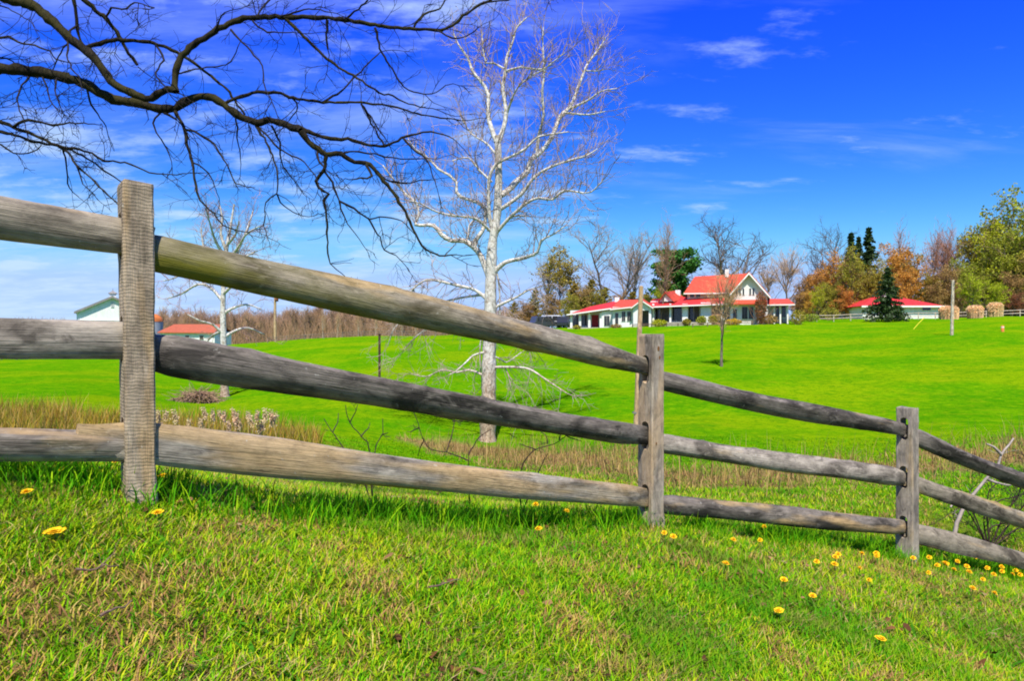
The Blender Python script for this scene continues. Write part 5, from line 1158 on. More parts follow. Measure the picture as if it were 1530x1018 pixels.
def car(px, d, L, H, Wd, col, label, rz, van=False):
    x = (px - CX) / F * d; root = thing('parked_car', label, 'car', (x, d, gz(x, d)), rz=rz)
    paint, nt, bs = new_mat('car_paint_' + label.split()[1]); bs.inputs['Base Color'].default_value = (*col, 1); bs.inputs['Roughness'].default_value = 0.3; bs.inputs['Coat Weight'].default_value = 0.5
    nn = noise(nt, objco(nt, (1, 1, 1)), 3, 4); nt.links.new(ramp(nt, nn, [(0.3, tuple(c * 0.85 for c in col)), (0.7, col)]), bs.inputs['Base Color'])
    h1 = H * 0.55
    prof = [(-L / 2, 0.28), (L / 2, 0.28), (L / 2, h1 * 0.85), (L / 2 - 0.15, h1), (L * 0.27, h1 + 0.05), (L * 0.13, H), (-L * 0.40, H), (-L * 0.47, h1), (-L / 2, h1 * 0.9)]
    b = PolyB(); b.prism([(p, -Wd / 2, z) for p, z in prof], (0, Wd, 0)); o = b.build('body', paint, root, np.zeros(3)); md = o.modifiers.new('b', 'BEVEL'); md.width = 0.08; md.segments = 2
    for s in (-1, 1):
        for (a, c) in ((-0.38, -0.18), (-0.16, 0.02), (0.04, 0.20)):
            b = PolyB(); yy = s * (Wd / 2 + 0.004); b.prism([(a * L, yy, h1 + 0.03), (c * L, yy, h1 + 0.03), (min(c, 0.13) * L, yy, H - 0.1), (a * L, yy, H - 0.1)], (0, s * 0.01, 0)); b.build('side_window', M_GLASS, root, np.zeros(3))
        for f in (-0.31, 0.31):
            T = Tubes(); T.add([(f * L, s * Wd / 2 - s * 0.2, 0.34), (f * L, s * Wd / 2 + s * 0.02, 0.34)], 0.34, 18); w = link('wheel', T.mesh('wheel', bpy.data.materials.get('tyre') or plain('tyre', (0.02, 0.02, 0.02), 0.8)), root)
            T = Tubes(); T.add([(f * L, s * Wd / 2 + s * 0.02, 0.34), (f * L, s * Wd / 2 + s * 0.03, 0.34)], [0.2, 0.01], 12); link('rim', T.mesh('rim', bpy.data.materials.get('rim') or plain('rim', (0.5, 0.5, 0.5), 0.3, metal=0.8)), w)
    b = PolyB(); b.prism([(L * 0.265, -Wd / 2 + 0.12, h1 + 0.08), (L * 0.265, Wd / 2 - 0.12, h1 + 0.08), (L * 0.14, Wd / 2 - 0.12, H - 0.06), (L * 0.14, -Wd / 2 + 0.12, H - 0.06)], (0.02, 0, 0.02)); b.build('windscreen', M_GLASS, root, np.zeros(3))
    for s in (-1, 1):
        b = PolyB(); b.prism([(L / 2 + 0.004, s * Wd * 0.3 - 0.15, h1 * 0.7), (L / 2 + 0.004, s * Wd * 0.3 + 0.15, h1 * 0.7), (L / 2 + 0.004, s * Wd * 0.3 + 0.15, h1 * 0.85), (L / 2 + 0.004, s * Wd * 0.3 - 0.15, h1 * 0.85)], (0.015, 0, 0)); b.build('headlight', M_TRIM, root, np.zeros(3))
car(814, 104.5, 4.6, 1.75, 1.8, (0.05, 0.055, 0.06), 'parked charcoal car behind the lawn by the porch wing', 0.5)
car(829, 107.5, 4.8, 1.95, 1.9, (0.70, 0.72, 0.74), 'parked silver van behind the charcoal car', 0.3)
car(846, 105.5, 4.4, 1.7, 1.8, (0.015, 0.016, 0.018), 'parked black car next to the porch columns', 1.2)

def bush(px, d, wpx, hpx, mat, label, seed, py=None, group=None, n=700, leaf=0.10, cat='bush', name='round_bush', twigc='brown', shape=1.0):
    r = np.random.default_rng(seed); x = (px - CX) / F * d; z = gz(x, d) if py is None else zpx(py, d); w = wpx * d / F / 2; h = hpx * d / F
    root = thing(name, label, cat, (x, d, z), group)
    q = r.normal(0, 1, (n, 3)); q /= np.linalg.norm(q, axis=1, keepdims=True); q *= r.uniform(0.55, 1.0, (n, 1)) * (0.82 + 0.36 * fbm(q[:, 0] * 2 + seed, q[:, 1] * 2 + q[:, 2], seed))[:, None]
    P = np.column_stack([q[:, 0] * w, q[:, 1] * w * shape, h * 0.5 + q[:, 2] * h * 0.5]); P = P[P[:, 2] > -0.05]
    V, Q = quads_at(P, r, leaf); link('foliage', mesh('foliage', V, Q, None, mat, False), root)
    T = Tubes()
    for i in range(14): T.add(path(r, (r.normal(0, w * 0.2), r.normal(0, w * 0.2), -0.1), (r.normal(0, 0.6), r.normal(0, 0.6), 1), h * 0.8, 5, 0.15, 0), np.linspace(0.03, 0.01, 5), 4)
    link('stems', T.mesh('stems', M_TW[twigc]), root)
def hd(px, t): return float(Hp(px, 480, t)[1])
bush(1048, hd(1048, -2), 15, 14, M_LF['green'], 'round green bush before the white panel of the house', 1)
bush(1067, hd(1067, -2.2), 19, 15, M_LF['olive'], 'bigger round olive bush before the brick wall', 2)
bush(1026, hd(1026, -2.2), 13, 11, M_LF['olive'], 'low olive bush at the porch corner', 3)
bush(985, hd(985, -2.2), 26, 11, M_LF['yellow'], 'low yellow-green hedge below the porch', 4)
bush(1096, hd(1096, -2.6), 24, 9, leafy('leaf_golden', 0.3, False, (0.55, 0.38, 0.02)), 'golden flowering low bush at the foot of the gable', 5)
bush(1137, hd(1137, -1.9), 19, 50, M_LF['rust'], 'tall reddish-brown vine bush climbing the gable corner', 6, n=1700, name='vine_bush', twigc='red')
bush(1192, hd(1180, -1.0), 26, 22, M_LF['olive'], 'olive shrub right of the porch', 7)
bush(1212, 96, 26, 13, M_LF['green'], 'low dark green hedge past the right porch', 8)
bush(1240, 100, 30, 20, M_LF['olive'], 'olive shrub under the orange budding trees', 9)
bush(862, hd(862, -1.5), 14, 6, M_LF['olive'], 'small low plant before the porch columns', 10, leaf=0.07)
bush(920, hd(920, -2.5), 18, 6, M_LF['brownleaf'], 'low brown flower bed plant under the bay windows', 11, leaf=0.07)
bush(1150, hd(1150, -1.6), 26, 14, M_LF['brownleaf'], 'brown bare shrub at the foot of the vine bush', 12)
hay = leafy('dry_straw', 0.3, False, (0.95, 0.68, 0.36))
def grass_clump(px, d, wpx, hpx, label, seed):
    r = np.random.default_rng(seed); x = (px - CX) / F * d; root = thing('dry_grass_clump', label, 'grass clump', (x, d, gz(x, d)), 'dry ornamental grass clumps'); w = wpx * d / F / 2; h = hpx * d / F; T = Tubes()
    for i in range(900):
        a = r.uniform(0, 6.28); q = math.sqrt(r.uniform(0, 1)); P = np.array([(math.cos(a) * w * q * (1.0 + 0.1 * s), math.sin(a) * w * q * (1.0 + 0.1 * s), h * s * (1 - 0.25 * q * q) * r.uniform(0.9, 1.05)) for s in (0, 0.5, 1.0)]); P[2, :2] += r.normal(0, 0.08, 2); T.add(P, [0.035, 0.03, 0.012], 3)
    link('stalks', T.mesh('stalks', hay), root)
    V, Q = quads_at((lambda a, q, t: np.column_stack([np.cos(a) * w * 1.06 * q, np.sin(a) * w * 1.06 * q, h * (1.02 - 0.28 * q ** 4) * t]))(r.uniform(0, 6.28, 1600), r.uniform(0.3, 1, 1600) ** 0.4, r.uniform(0.15, 1, 1600) ** 0.6), r, 0.10); link('plumes', mesh('plumes', V, Q, None, hay, False), root)
for i, (px, w_, h_) in enumerate([(1418, 24, 21), (1457, 20, 20), (1487, 19, 22)]):
    grass_clump(px, 97, w_, h_, ['broad tan dry grass clump beside the white pole', 'middle tan dry grass clump by the rail fence', 'tan dry grass clump farthest from the white pole'][i], 40 + i)

def far_fence(pts, d, n, label, mat, rails=2, h=1.1, r0=0.05):
    xs = []
    for i in range(n + 1):
        t = i / n; px = pts[0] + (pts[1] - pts[0]) * t; dd = d[0] + (d[1] - d[0]) * t; x = (px - CX) / F * dd; xs.append((x, dd, gz(x, dd)))
    O = np.array(xs[0]); root = thing('pasture_fence', label, 'fence', O); X = [np.array(p) - O for p in xs]
    for i, p in enumerate(X):
        T = Tubes(); T.add([p - (0, 0, 0.2), p + (0, 0, h)], r0 * 1.3, 6); link('post', T.mesh('post', mat), root)
        if i < n:
            for k in range(rails):
                z = h * (0.45 + 0.45 * k / max(1, rails - 1)); T = Tubes(); T.add([p + (0, -r0, z), X[i + 1] + (0, -r0, z)], r0, 5); link('rail', T.mesh('rail', mat), root)
m_ff = plain('grey_far_wood', (0.20, 0.165, 0.13), 0.9, 0.3, 2)
far_fence((400, 735), (93, 100), 12, 'low grey rail fence along the far edge of the meadow', m_ff, 2, 0.75, 0.035)
far_fence((-20, 114), (100, 101), 6, 'dark rail fence across the pasture left of the barn', plain('dark_far_wood', (0.10, 0.07, 0.055), 0.9, 0.3, 2), 3, 1.3, 0.08)
far_fence((1035, 1190), (87.0, 90.5), 7, 'brown rail fence before the house gable', plain('brown_far_wood', (0.20, 0.135, 0.085), 0.9, 0.3, 2), 2, 0.55)
far_fence((1195, 1600), (97, 101), 16, 'pale rail fence before the right-hand wood', plain('pale_far_wood', (0.50, 0.42, 0.33), 0.9, 0.3, 2), 2, 1.0)
far_fence((945, 1030), (93.5, 91), 5, 'low dark rail fence before the porch hedge', plain('dark_far_wood_b', (0.12, 0.085, 0.06), 0.9, 0.3, 2), 2, 0.45)

# ------------------------------------------------------------------ grass
def blades(r, x, y, ln, wd, bend, col, tip, lie=0.0, segs=2):
    """curved grass blades as one mesh: arrays of roots, lengths, widths, bends and colours"""
    n = len(x); z = ground(x, y); az = r.uniform(0, 2 * np.pi, n); fx, fy = np.cos(az), np.sin(az); wx, wy = -fy, fx
    ti = np.linspace(0, 1, segs + 1); Vs = []; Cs = []
    up = np.sqrt(np.clip(1 - (lie) ** 2, 0.05, 1)) * np.ones(n)
    for k, t in enumerate(ti):
        cx = x + fx * ln * (lie * t + bend * t * t); cy = y + fy * ln * (lie * t + bend * t * t); cz = z - 0.004 + ln * t * up * (1 - 0.35 * bend * t)
        c = col * (1 - t) + tip * t
        if k < segs:
            w = wd * (1.0 - 0.35 * t) * 0.5
            Vs.append(np.stack([np.stack([cx - wx * w, cy - wy * w, cz], -1), np.stack([cx + wx * w, cy + wy * w, cz], -1)], 1)); Cs.append(np.repeat(c[:, None], 2, 1))
        else: Vs.append(np.stack([cx, cy, cz], -1)[:, None]); Cs.append(c[:, None])
    V = np.concatenate(Vs, 1); C = np.concatenate(Cs, 1); m = V.shape[1]; b = np.arange(n)[:, None] * m
    q = [b + np.array([[2 * k, 2 * k + 1, 2 * k + 3, 2 * k + 2]]) for k in range(segs - 1)]
    q = np.concatenate(q, 0) if q else np.zeros((0, 4), int); t = b + np.array([[2 * segs - 2, 2 * segs - 1, 2 * segs]])
    return V.reshape(-1, 3), q, t, C.reshape(-1, 3)
def scatter(r, n, y0, y1, u0=-0.95, u1=1.05, pw=1.0):
    """points spread evenly over the ground of the view wedge between two distances"""
    y = np.sqrt(r.uniform(y0 * y0, y1 * y1, n)) if pw == 1 else np.exp(r.uniform(math.log(y0), math.log(y1), n)); return r.uniform(u0, u1, n) * y, y
def pick(r, n, cols, p):
    i = r.choice(len(cols), n, p=p); return np.array(cols)[i] * r.uniform(0.72, 1.3, (n, 1))
def join(parts):
    V, Q, T, C = [], [], [], []; b = 0
    for v, q, t, c in parts:
        V.append(v); C.append(c); Q.append(q + b); T.append(t + b); b += len(v)
    return np.concatenate(V), np.concatenate(Q), np.concatenate(T), np.concatenate(C)
M_GRASS = leafy('grass_blades', 0.40, True, rough=0.7, spec=0.06)
def near_grass():
    r = np.random.default_rng(5); parts = []
    GRN = [(0.070, 0.300, 0.003), (0.160, 0.430, 0.004), (0.310, 0.510, 0.008), (0.47, 0.54, 0.02), (0.60, 0.44, 0.15), (0.30, 0.15, 0.065)]
    def zone(n, y0, y1, L, wd, pw=1):
        x, y = scatter(r, n, y0, y1, pw=pw)
        dens = fbm(x * 3.1, y * 3.1, 31, 2); yel = fbm(x * 0.8 + 7, y * 0.8, 41, 3); keep = r.uniform(0, 1, n) < 0.62 + 1.1 * (dens - 0.28); dr, rd = dryness(x, y); keep &= r.uniform(0, 1, n) > 0.7 * dr
        x, y, dens, yel = x[keep], y[keep], dens[keep], yel[keep]; n = len(x)
        # yellower in the open middle, lusher and darker to the left and right
        side_ = np.clip((np.abs(x / y - 0.05) - 0.25) / 0.5, 0, 1); yl = np.clip((yel - 0.42) * 4, 0, 1) * (1 - 0.5 * side_)
        a = pick(r, n, GRN, [0.22, 0.33, 0.28, 0.10, 0.05, 0.02]); b = pick(r, n, GRN, [0.04, 0.20, 0.34, 0.27, 0.12, 0.03]); w = (r.uniform(0, 1, n) < yl)[:, None]; c = np.where(w, b, a)
        pt = np.clip((fbm(x * 5.0 + 3, y * 4.0, 111, 3) - 0.53) * 4, 0, 0.55); dd_ = pick(r, n, [(0.52, 0.36, 0.13), (0.36, 0.20, 0.09), (0.42, 0.36, 0.06)], [0.4, 0.3, 0.3]); c = np.where((r.uniform(0, 1, n) < pt)[:, None], dd_, c)
        lush = np.clip((fbm(x * 1.4 + 9, y * 1.4, 121, 2) - 0.55) * 5, 0, 0.6)[:, None]; c = c * (1 - lush) + lush * np.array([0.055, 0.27, 0.004]) * r.uniform(0.7, 1.3, (n, 1))
        tall = fbm(x * 1.9, y * 1.9, 51, 2)
        ln = r.uniform(0.5, 1.25, n) * L * (0.6 + 0.8 * tall); c2 = np.clip(c * np.array([1.25, 1.12, 1.0]), 0, 0.7)
        parts.append(blades(r, x, y, ln, wd * r.uniform(0.6, 1.4, n), r.uniform(0.15, 0.9, n), c * 0.8, c2, r.uniform(0, 0.55, n), 3 if L < 0.12 and y1 < 5 else 2))
    zone(146000, 1.35, 3.6, 0.052, 0.0046); zone(150000, 3.4, 6.8, 0.060, 0.0062); zone(112000, 6.4, 13, 0.075, 0.011)
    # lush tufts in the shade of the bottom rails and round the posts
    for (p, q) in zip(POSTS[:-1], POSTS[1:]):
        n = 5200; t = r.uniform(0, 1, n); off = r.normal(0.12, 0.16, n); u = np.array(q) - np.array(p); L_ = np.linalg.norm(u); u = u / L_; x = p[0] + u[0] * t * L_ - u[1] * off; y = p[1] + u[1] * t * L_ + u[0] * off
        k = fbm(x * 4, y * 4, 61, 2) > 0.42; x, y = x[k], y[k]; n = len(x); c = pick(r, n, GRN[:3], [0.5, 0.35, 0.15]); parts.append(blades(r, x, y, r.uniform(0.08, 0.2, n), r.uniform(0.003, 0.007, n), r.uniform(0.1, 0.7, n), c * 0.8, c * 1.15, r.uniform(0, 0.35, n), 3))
    # broad weed leaves near the camera
    n = 9000; x, y = scatter(r, n, 1.35, 5.5); k = fbm(x * 1.6, y * 1.6, 71, 2) > 0.45; x, y = x[k], y[k]; n = len(x); c = pick(r, n, [(0.055, 0.22, 0.008), (0.10, 0.30, 0.012), (0.17, 0.33, 0.01)], [0.4, 0.4, 0.2])
    parts.append(blades(r, x, y, r.uniform(0.03, 0.075, n), r.uniform(0.009, 0.018, n), r.uniform(0.3, 0.9, n), c * 0.85, c, r.uniform(0.3, 0.85, n), 3))
    # thatch: dead blades lying flat
    n = 70000; x, y = scatter(r, n, 1.35, 7.0, pw=0); k = fbm(x * 2.2, y * 2.2, 81, 3) > 0.50; x, y = x[k], y[k]; n = len(x); c = pick(r, n, [(0.50, 0.36, 0.14), (0.36, 0.21, 0.10), (0.62, 0.48, 0.24), (0.18, 0.09, 0.045)], [0.4, 0.3, 0.15, 0.15])
    parts.append(blades(r, x, y, r.uniform(0.03, 0.09, n), r.uniform(0.002, 0.005, n), r.uniform(0, 0.5, n), c, c, r.uniform(0.8, 0.99, n), 2))
    V, Q, T, C = join(parts); o = link('lawn_grass', mesh('lawn_grass', V, Q, T, M_GRASS, True, C)); tag(o, 'short mixed green and yellowish grass covering the slope by the fence', None, None, 'stuff')
near_grass()
def meadow_grass():
    r = np.random.default_rng(6); parts = []
    def zone(n, y0, y1, L, wd):
        x, y = scatter(r, n, y0, y1, pw=0); dr, rd = dryness(x, y); k = r.uniform(0, 1, n) > np.maximum(dr, rd) * 0.8; x, y = x[k], y[k]; n = len(x)
        v = fbm(x * 0.35, y * 0.35, 91, 3); c = pick(r, n, [(0.080, 0.30, 0.001), (0.135, 0.35, 0.001), (0.20, 0.37, 0.002), (0.06, 0.26, 0.002)], [0.25, 0.4, 0.25, 0.1]) * (0.8 + 0.4 * v)[:, None]
        parts.append(blades(r, x, y, L * r.uniform(0.5, 1.3, n) * (0.6 + 0.8 * v), wd * r.uniform(0.6, 1.4, n), r.uniform(0.1, 0.8, n), c * 0.9, np.clip(c * 1.15, 0, 0.6), r.uniform(0, 0.5, n), 2))
    zone(110000, 11, 22, 0.05, 0.018)
    V, Q, T, C = join(parts); o = link('meadow_blades', mesh('meadow_blades', V, Q, T, M_GRASS, True, C)); tag(o, 'bright green pasture grass covering the meadow beyond the fence', None, None, 'stuff')
meadow_grass()
def tall_dry():
    r = np.random.default_rng(8); parts = []
    DRY = [(0.50, 0.34, 0.13), (0.40, 0.25, 0.08), (0.30, 0.28, 0.05), (0.22, 0.12, 0.05)]
    n = 60000; x, y = scatter(r, n, 9, 24, -0.3, 1.3); dr, _ = dryness(x, y); d = seg_dist(x, y, SWALE); k = (d < 2.6) & (r.uniform(0, 1, n) < 0.12 + 0.75 * dr) & (x / y < 1.0); x, y = x[k], y[k]; n = len(x)
    c = pick(r, n, DRY, [0.4, 0.25, 0.25, 0.1]); ln = r.uniform(0.06, 0.30, n) * (0.5 + fbm(x * 1.2, y * 1.2, 12, 2)); t_ = r.uniform(0, 1, n) < 0.10; ln = np.where(t_, r.uniform(0.4, 0.95, n), ln)
    parts.append(blades(r, x, y, ln, np.where(t_, 0.012, r.uniform(0.01, 0.022, n)), r.uniform(0, 0.6, n), c * 0.8, c, np.where(t_, 0.1, r.uniform(0, 0.9, n)), 2))
    o = join(parts); ob = link('swale_stalks', mesh('swale_stalks', o[0], o[1], o[2], M_GRASS, True, o[3])); tag(ob, 'tan dry stalks and leaf litter along the wet swale behind the fence', None, None, 'stuff')
    parts = []; n = 46000; x, y = scatter(r, n, 10, 24, -1.1, -0.28); _, rd = dryness(x, y); k = r.uniform(0, 1, n) < rd * 0.75; x, y = x[k], y[k]; n = len(x)
    c = pick(r, n, [(0.42, 0.30, 0.03), (0.50, 0.34, 0.10), (0.22, 0.26, 0.02), (0.40, 0.21, 0.04)], [0.4, 0.25, 0.2, 0.15]); ln = r.uniform(0.25, 0.75, n) * (0.5 + fbm(x * 0.7, y * 0.7, 15, 2))
    parts.append(blades(r, x, y, ln, r.uniform(0.008, 0.02, n), r.uniform(0, 0.5, n), c * 0.8, c, r.uniform(0, 0.4, n), 2))
    o = join(parts); ob = link('reed_bed', mesh('reed_bed', o[0], o[1], o[2], M_GRASS, True, o[3])); tag(ob, 'golden yellow reed bed in the hollow behind the left of the fence', None, None, 'stuff')
tall_dry()

# fluffy cattails standing over the reed bed
def cattails():
    r = np.random.default_rng(9); fl = leafy('cattail_fluff', 0.3, False, (0.74, 0.55, 0.33)); st = plain('cattail_stalk', (0.42, 0.31, 0.12), 0.9, 0.3, 8); first = None
    for i, (px, py) in enumerate([(236, 625), (248, 622), (262, 624), (306, 619), (318, 622), (328, 619), (334, 624), (349, 619), (352, 628), (371, 623), (375, 630), (384, 622), (396, 623), (405, 622), (409, 628), (358, 636), (300, 634), (282, 637), (342, 640), (240, 634), (390, 640)]):
        d = r.uniform(12.5, 14.5); p = W(px, py, d); z = gz(p[0], d); h = p[2] - z
        if first is None:
            root = thing('cattail', 'pale fluffy cattail head on a dry stalk above the reed bed', 'cattail', (p[0], d, z), 'cattails in the reed bed')
            T = Tubes(); T.add([(0, 0, -0.6), (0.01, 0, -0.3), (0, 0, 0.0)], [0.007, 0.006, 0.004], 5); link('stalk', T.mesh('stalk', st), root)
            q = r.normal(0, 1, (260, 3)) * np.array([0.022, 0.022, 0.05]); V, Q = quads_at(q, r, 0.017); hd_ = link('head', mesh('head', V, Q, None, fl, False), root); hd_['kind'] = 'stuff'; first = root
        else: root = copy_thing(first, (p[0], d, z), r.uniform(0, 6), (1, 1, 1))
        k = r.uniform(0.8, 1.25); root.location = (p[0], d, p[2]); root.scale = (k, k, k * r.uniform(0.8, 1.2)); root.rotation_euler = (r.normal(0, 0.15), r.normal(0, 0.15), r.uniform(0, 6))
cattails()

# ------------------------------------------------------------------ dandelions
def dandelions():
    r = np.random.default_rng(13); ye = plain('dandelion_yellow', (0.86, 0.52, 0.006), 0.8, 0.12, 60); gr = plain('dandelion_green', (0.10, 0.22, 0.02), 0.6, 0.2, 30); protos = []
    for v in range(3):
        root = thing('dandelion', 'x', 'flower', (0, 0, 0)); V, F_ = [], []
        for ring, (n, rad, z, tilt) in enumerate([(22, 0.021, 0.0, 0.004), (18, 0.015, 0.004, 0.008), (12, 0.009, 0.007, 0.010), (7, 0.005, 0.009, 0.010)]):
            for k in range(n):
                a = 2 * math.pi * (k + r.uniform(-.3, .3)) / n; w = 0.0028; rr_ = rad * r.uniform(0.85, 1.12); c, s_ = math.cos(a), math.sin(a); b = len(V)
                V += [(-s_ * w * 0.5 + c * 0.002, c * w * 0.5 + s_ * 0.002, z), (s_ * w * 0.5 + c * 0.002, -c * w * 0.5 + s_ * 0.002, z), (c * rr_ + s_ * w, s_ * rr_ - c * w, z + tilt), (c * rr_ - s_ * w, s_ * rr_ + c * w, z + tilt)]; F_.append((b, b + 1, b + 2, b + 3))
        b = len(V); V += [(0, 0, 0.0125)] + [(0.012 * math.cos(a), 0.012 * math.sin(a), 0.0075) for a in np.arange(10) * 0.628]; F3 = [(b, b + 1 + k, b + 1 + (k + 1) % 10) for k in range(10)]
        st = Tubes(); P = path(r, (0, 0, -0.02), (0, 0, 1), 0.12, 6, 0.06, 0); st.add(P, 0.0022, 6); link('stem', st.mesh('stem', gr), root)
        h = link('flower_head', mesh('flower_head', np.array(V), F_, F3, ye, False), root); h.location = P[-1]; h.rotation_euler = (r.uniform(0.15, 0.5), r.uniform(-0.3, 0.3), 0)
        cu = Tubes(); cu.add([P[-1] - (0, 0, 0.008), P[-1] - (0, 0, 0.003), P[-1] + (0, 0, 0.001)], [0.003, 0.006, 0.0075], 8); link('calyx', cu.mesh('calyx', gr), root); protos.append([root, False])
    pts = [(86, 795, 1.5), (44, 735, 1), (98, 700, 1), (238, 766, 1), (176, 690, 1), (248, 710, 1), (698, 752, 1), (803, 754, 1), (845, 763, 1), (806, 791, 1), (1009, 802, 1), (1094, 806, .9), (1143, 788, 1), (1138, 808, .8), (1080, 841, 1), (1173, 867, 1), (1168, 914, 1.1), (1308, 952, 1.25), (1216, 891, .9), (1223, 840, .9), (1247, 842, 1.1), (1250, 833, 1), (1255, 829, 1), (1284, 827, 1), (1311, 828, 1.1), (1313, 832, 1), (1282, 849, .7), (1366, 835, 1), (1391, 834, 1), (1408, 841, 1.1), (1402, 846, 1), (1417, 844, 1), (1421, 851, 1), (1432, 840, 1), (1447, 847, 1.1), (1445, 854, 1.1), (1459, 834, 1), (1478, 850, 1), (1484, 858, 1), (1498, 848, 1.1), (1500, 855, 1), (1510, 858, .9), (1519, 854, 1.1), (1527, 860, 1), (1450, 878, 1.1), (1470, 867, .8), (1390, 857, .8), (1482, 886, .9), (1300, 868, .7), (995, 797, .8)]
    for i, (px, py, s) in enumerate(pts):
        b = hit(px, py + 18, 1.2, 30); d = b[1]; p = W(px, py, d * 0.995); z = gz(p[0], p[1]); pr = protos[i % 3]; o = copy_thing(pr[0], (0, 0, 0), 0, (1, 1, 1)) if pr[1] else pr[0]; pr[1] = True
        o.location = (p[0], p[1], z); o.scale = (s * 1.05, s * 1.05, max(0.5, min(1.6, (p[2] - z) / 0.10))); o.rotation_euler = (0, 0, r.uniform(-0.6, 0.6))
        big = {0: 'large yellow dandelion alone in the darker grass below the tall sawn post', 17: 'large yellow dandelion alone in the open grass below the far post', 6: None}
        if big.get(i): o['label'] = big[i]; o['group'] = 'dandelions in the lawn'
        else: o['label'] = 'yellow dandelion in the grass along the fence'; o['group'] = 'dandelions in the lawn'
dandelions()

# ------------------------------------------------------------------ bare shrubs behind the bottom rails, dead branches, leaf litter
def traced_shrub(name, label, cat, D, stems, base_px, mat, seed, r0=1.3, tw=0.35, Lr=(0.03, 0.12), trad=0.0018, lev=(0.5, 0.4, 0.1)):
    r = np.random.default_rng(seed); t = Traced(D); b = W(base_px, 700, D); O = np.array([b[0], b[1], gz(b[0], b[1])])
    root = thing(name, label, cat, O); TW = Tubes(); foot = (base_px, HY - O[2] / D * F + 4)
    for st in stems:
        if st[0] == 'foot': pts = [foot] + list(st[1:]); t.limb(pts, r0, r0 * 0.4, r.uniform(-0.15, 0.15), D)
        else: t.limb(st, r0 * 0.8, r0 * 0.35, r.uniform(-0.12, 0.12))
        X, R = t.limbs[-1]; T = Tubes(); T.add(X - O + r.normal(0, 0.002, X.shape), R, 6); link('stem', T.mesh('stem', mat), root)
        limb_twigs(TW, r, X - O, R, tw * 0.3, Lr, trad, 0.05, lev, 0.25)
    link('twigs', TW.mesh('twigs', mat), root); return root
shm = plain('shrub_bark', (0.045, 0.028, 0.022), 0.85, 0.4, 30)
traced_shrub('bare_shrub', 'small bare shrub of thin dark stems behind the bottom rail near the sawn post', 'shrub', 4.45, [('foot', (535, 690), (513, 669), (497, 646), (484, 626)), ('foot', (552, 673), (540, 652), (523, 632), (516, 606)), ('foot', (560, 675), (571, 649), (572, 626)), [(497, 646), (504, 632), (506, 618)], [(571, 649), (580, 647)], [(523, 632), (532, 615), (534, 604)], [(540, 652), (550, 640), (553, 632)]], 556, shm, 1)
traced_shrub('bare_shrub', 'bare dark shrub with upswept stems behind the middle of the bottom rail', 'shrub', 4.75, [('foot', (700, 696), (700, 674)), [(700, 688), (685, 682), (667, 676), (644, 672), (633, 656), (624, 632), (615, 609)], [(667, 675), (674, 655), (678, 636), (682, 610)], [(700, 680), (716, 655), (735, 642)], [(633, 658), (624, 683)], [(626, 640), (612, 646), (608, 645)], [(676, 630), (692, 629)]], 702, shm, 2)
traced_shrub('bare_shrub', 'leaning bare dark shrub by the tall grass near the middle post', 'shrub', 5.05, [('foot', (779, 701), (799, 673), (828, 663), (860, 643)), [(801, 672), (788, 668), (776, 664)], [(818, 664), (816, 650), (808, 646)], [(836, 658), (838, 640)], ('foot', (805, 704), (819, 678)), [(845, 652), (870, 660)]], 778, shm, 3)
dead = plain('dead_branch_bark', (0.34, 0.29, 0.25), 0.9, 0.35, 12); dk = plain('bramble_bark', (0.05, 0.032, 0.026), 0.9, 0.4, 12)
traced_shrub('dead_branch', 'pale grey dead branch leaning behind the last fence bay', 'branch', 7.9, [('foot', (1428, 790), (1440, 760), (1458, 735), (1474, 716), (1490, 700), (1496, 680), (1508, 664), (1514, 655)), [(1474, 716), (1490, 722), (1510, 726)], [(1496, 680), (1484, 668), (1474, 664)], [(1444, 752), (1430, 748), (1420, 758)]], 1424, dead, 4, 3.2, 0.5, (0.05, 0.22), 0.004)
traced_shrub('bramble_bush', 'tangled dark leafless bramble bush behind the last fence bay', 'shrub', 8.3, [('foot', (1470, 775), (1490, 750), (1520, 742), (1560, 730)), ('foot', (1450, 770), (1436, 758), (1424, 770), (1430, 790)), ('foot', (1480, 790), (1510, 780), (1540, 760)), ('foot', (1475, 760), (1478, 735), (1495, 720), (1525, 715)), ('foot', (1500, 770), (1522, 740), (1530, 700), (1545, 680)), ('foot', (1460, 780), (1448, 745), (1452, 728)), ('foot', (1520, 790), (1560, 775), (1600, 770)), ('foot', (1540, 740), (1555, 700), (1590, 680))], 1478, dk, 5, 1.3, 0.22, (0.12, 0.5), 0.005, (0.2, 0.5, 0.3))

def brush_pile():
    r = np.random.default_rng(17); b = hit(298, 602, 24, 50); O = np.array([b[0], b[1], gz(b[0], b[1])]); k = b[1] / F
    root = thing('brush_pile', 'low heap of cut brown branches on the grass near the young sycamore', 'brush pile', O); T = Tubes(); mt = plain('brush_brown', (0.30, 0.19, 0.12), 0.9, 0.4, 3)
    for i in range(420):
        a = r.uniform(0, 6.28); x, y = r.normal(0, 11 * k), r.normal(0, 9 * k); h = max(0.0, 17 * k * (1 - (abs(x) / (30 * k)) ** 1.5)); z = r.uniform(0, h)
        T.add(path(r, (x, y, z), (math.cos(a), math.sin(a), r.normal(0, 0.25)), r.uniform(0.4, 1.2), 5, 0.15, 0, -0.02), np.linspace(0.02, 0.008, 5), 4)
    link('branches', T.mesh('branches', mt), root)
    T = Tubes()
    for i in range(4): T.add(path(r, (-28 * k + i * 0.1, -0.2, 0.05 + 0.06 * i), (1, 0.1, -0.12 + 0.06 * i), 1.0, 6, 0.12, 0), np.linspace(0.05, 0.02, 6), 6)
    link('pale_branches', T.mesh('pale_branches', dead), root)
brush_pile()

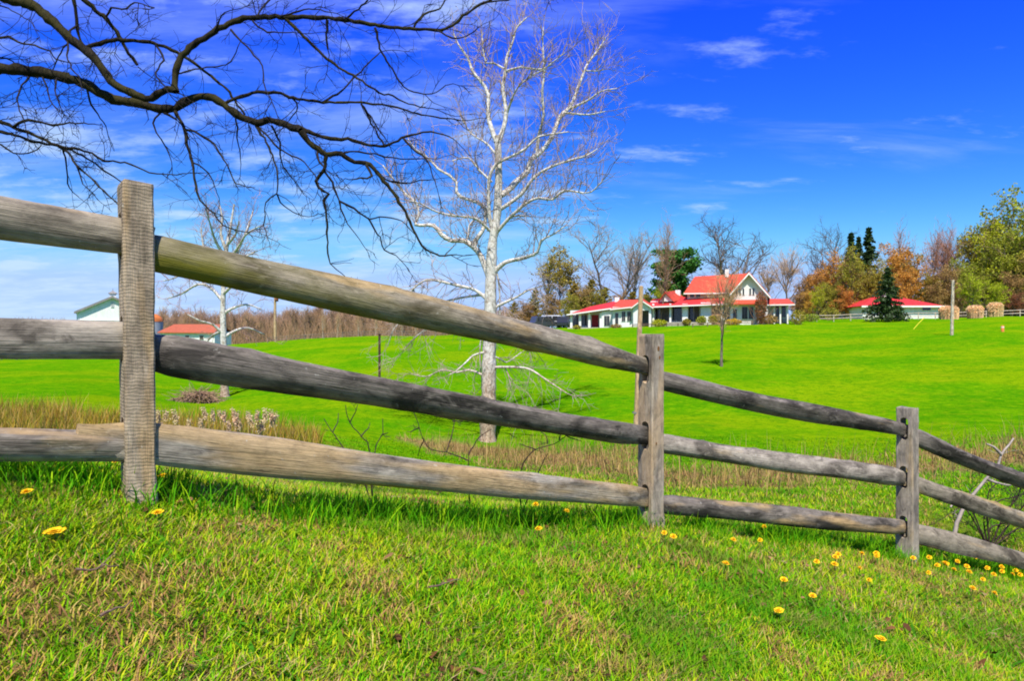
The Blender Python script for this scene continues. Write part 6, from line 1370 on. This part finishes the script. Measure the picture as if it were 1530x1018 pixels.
def litter():
    twm2 = plain('fallen_twig_bark', (0.16, 0.10, 0.07), 0.9, 0.4, 40)
    r = np.random.default_rng(19); parts = []; x, y = scatter(r, 1500, 1.3, 7.5, pw=0); k = fbm(x * 1.3, y * 1.3, 101, 2) > 0.45; x, y = x[k], y[k]
    c0 = hit(622, 752); n2 = 160; x = np.concatenate([x, c0[0] + r.normal(0, 0.11, n2)]); y = np.concatenate([y, c0[1] + r.normal(0.05, 0.09, n2)])
    P = np.column_stack([x, y, ground(x, y) + r.uniform(0.008, 0.035, len(x))]); n = len(x); az = r.uniform(0, 6.28, n); L_ = r.uniform(0.012, 0.030, n); t1, t2 = r.normal(0, 0.35, n), r.normal(0, 0.35, n)
    f = np.stack([np.cos(az), np.sin(az), t1], -1); g = np.stack([-np.sin(az), np.cos(az), t2], -1); l = L_[:, None]
    V = np.stack([P - f * l, P - f * l * 0.2 + g * l * 0.55, P + f * l * 0.6 + g * l * 0.3 + (0, 0, 0.004), P + f * l, P + f * l * 0.5 - g * l * 0.35, P - f * l * 0.3 - g * l * 0.5 + (0, 0, 0.005)], 1).reshape(-1, 3)
    b = np.arange(n)[:, None] * 6; Q = np.concatenate([b + [[0, 1, 2, 5]], b + [[2, 3, 4, 5]]]); c = np.repeat(pick(r, n, [(0.17, 0.075, 0.03), (0.25, 0.14, 0.065), (0.09, 0.04, 0.02), (0.30, 0.20, 0.11)], [0.4, 0.3, 0.2, 0.1]), 6, axis=0)
    o = link('fallen_leaves', mesh('fallen_leaves', V, Q, None, leafy('dead_leaves', 0.15, True, rough=0.9, spec=0.05), True, c)); tag(o, 'small dry brown leaves lying in the lawn and heaped under the bottom rail', None, None, 'stuff')
    for i, (pa, pb, lab) in enumerate([((640, 893), (690, 880), 'thin grey fallen twig in the open grass before the middle bay'), ((112, 872), (172, 864), 'thin pale fallen twig in the darker grass below the sawn post'), ((152, 940), (198, 922), 'short brown fallen twig low in the shaded grass')]):
        A, B = hit(*pa), hit(*pb); root = thing('fallen_twig', lab, 'twig', A + (0, 0, 0.02)); d = B - A; T = Tubes(); Pp = np.array([d * s + r.normal(0, 0.005, 3) + (0, 0, 0.02) for s in np.linspace(0, 1, 7)]); T.add(Pp, np.linspace(0.0045, 0.002, 7), 6); link('stick', T.mesh('stick', twm2), root)
        T = Tubes(); twig(T, r, Pp[3], side(r, norm(d), 0.7), 0.08, 0.003, 1, 0.0); link('side_twig', T.mesh('side_twig', twm2), root)
litter()
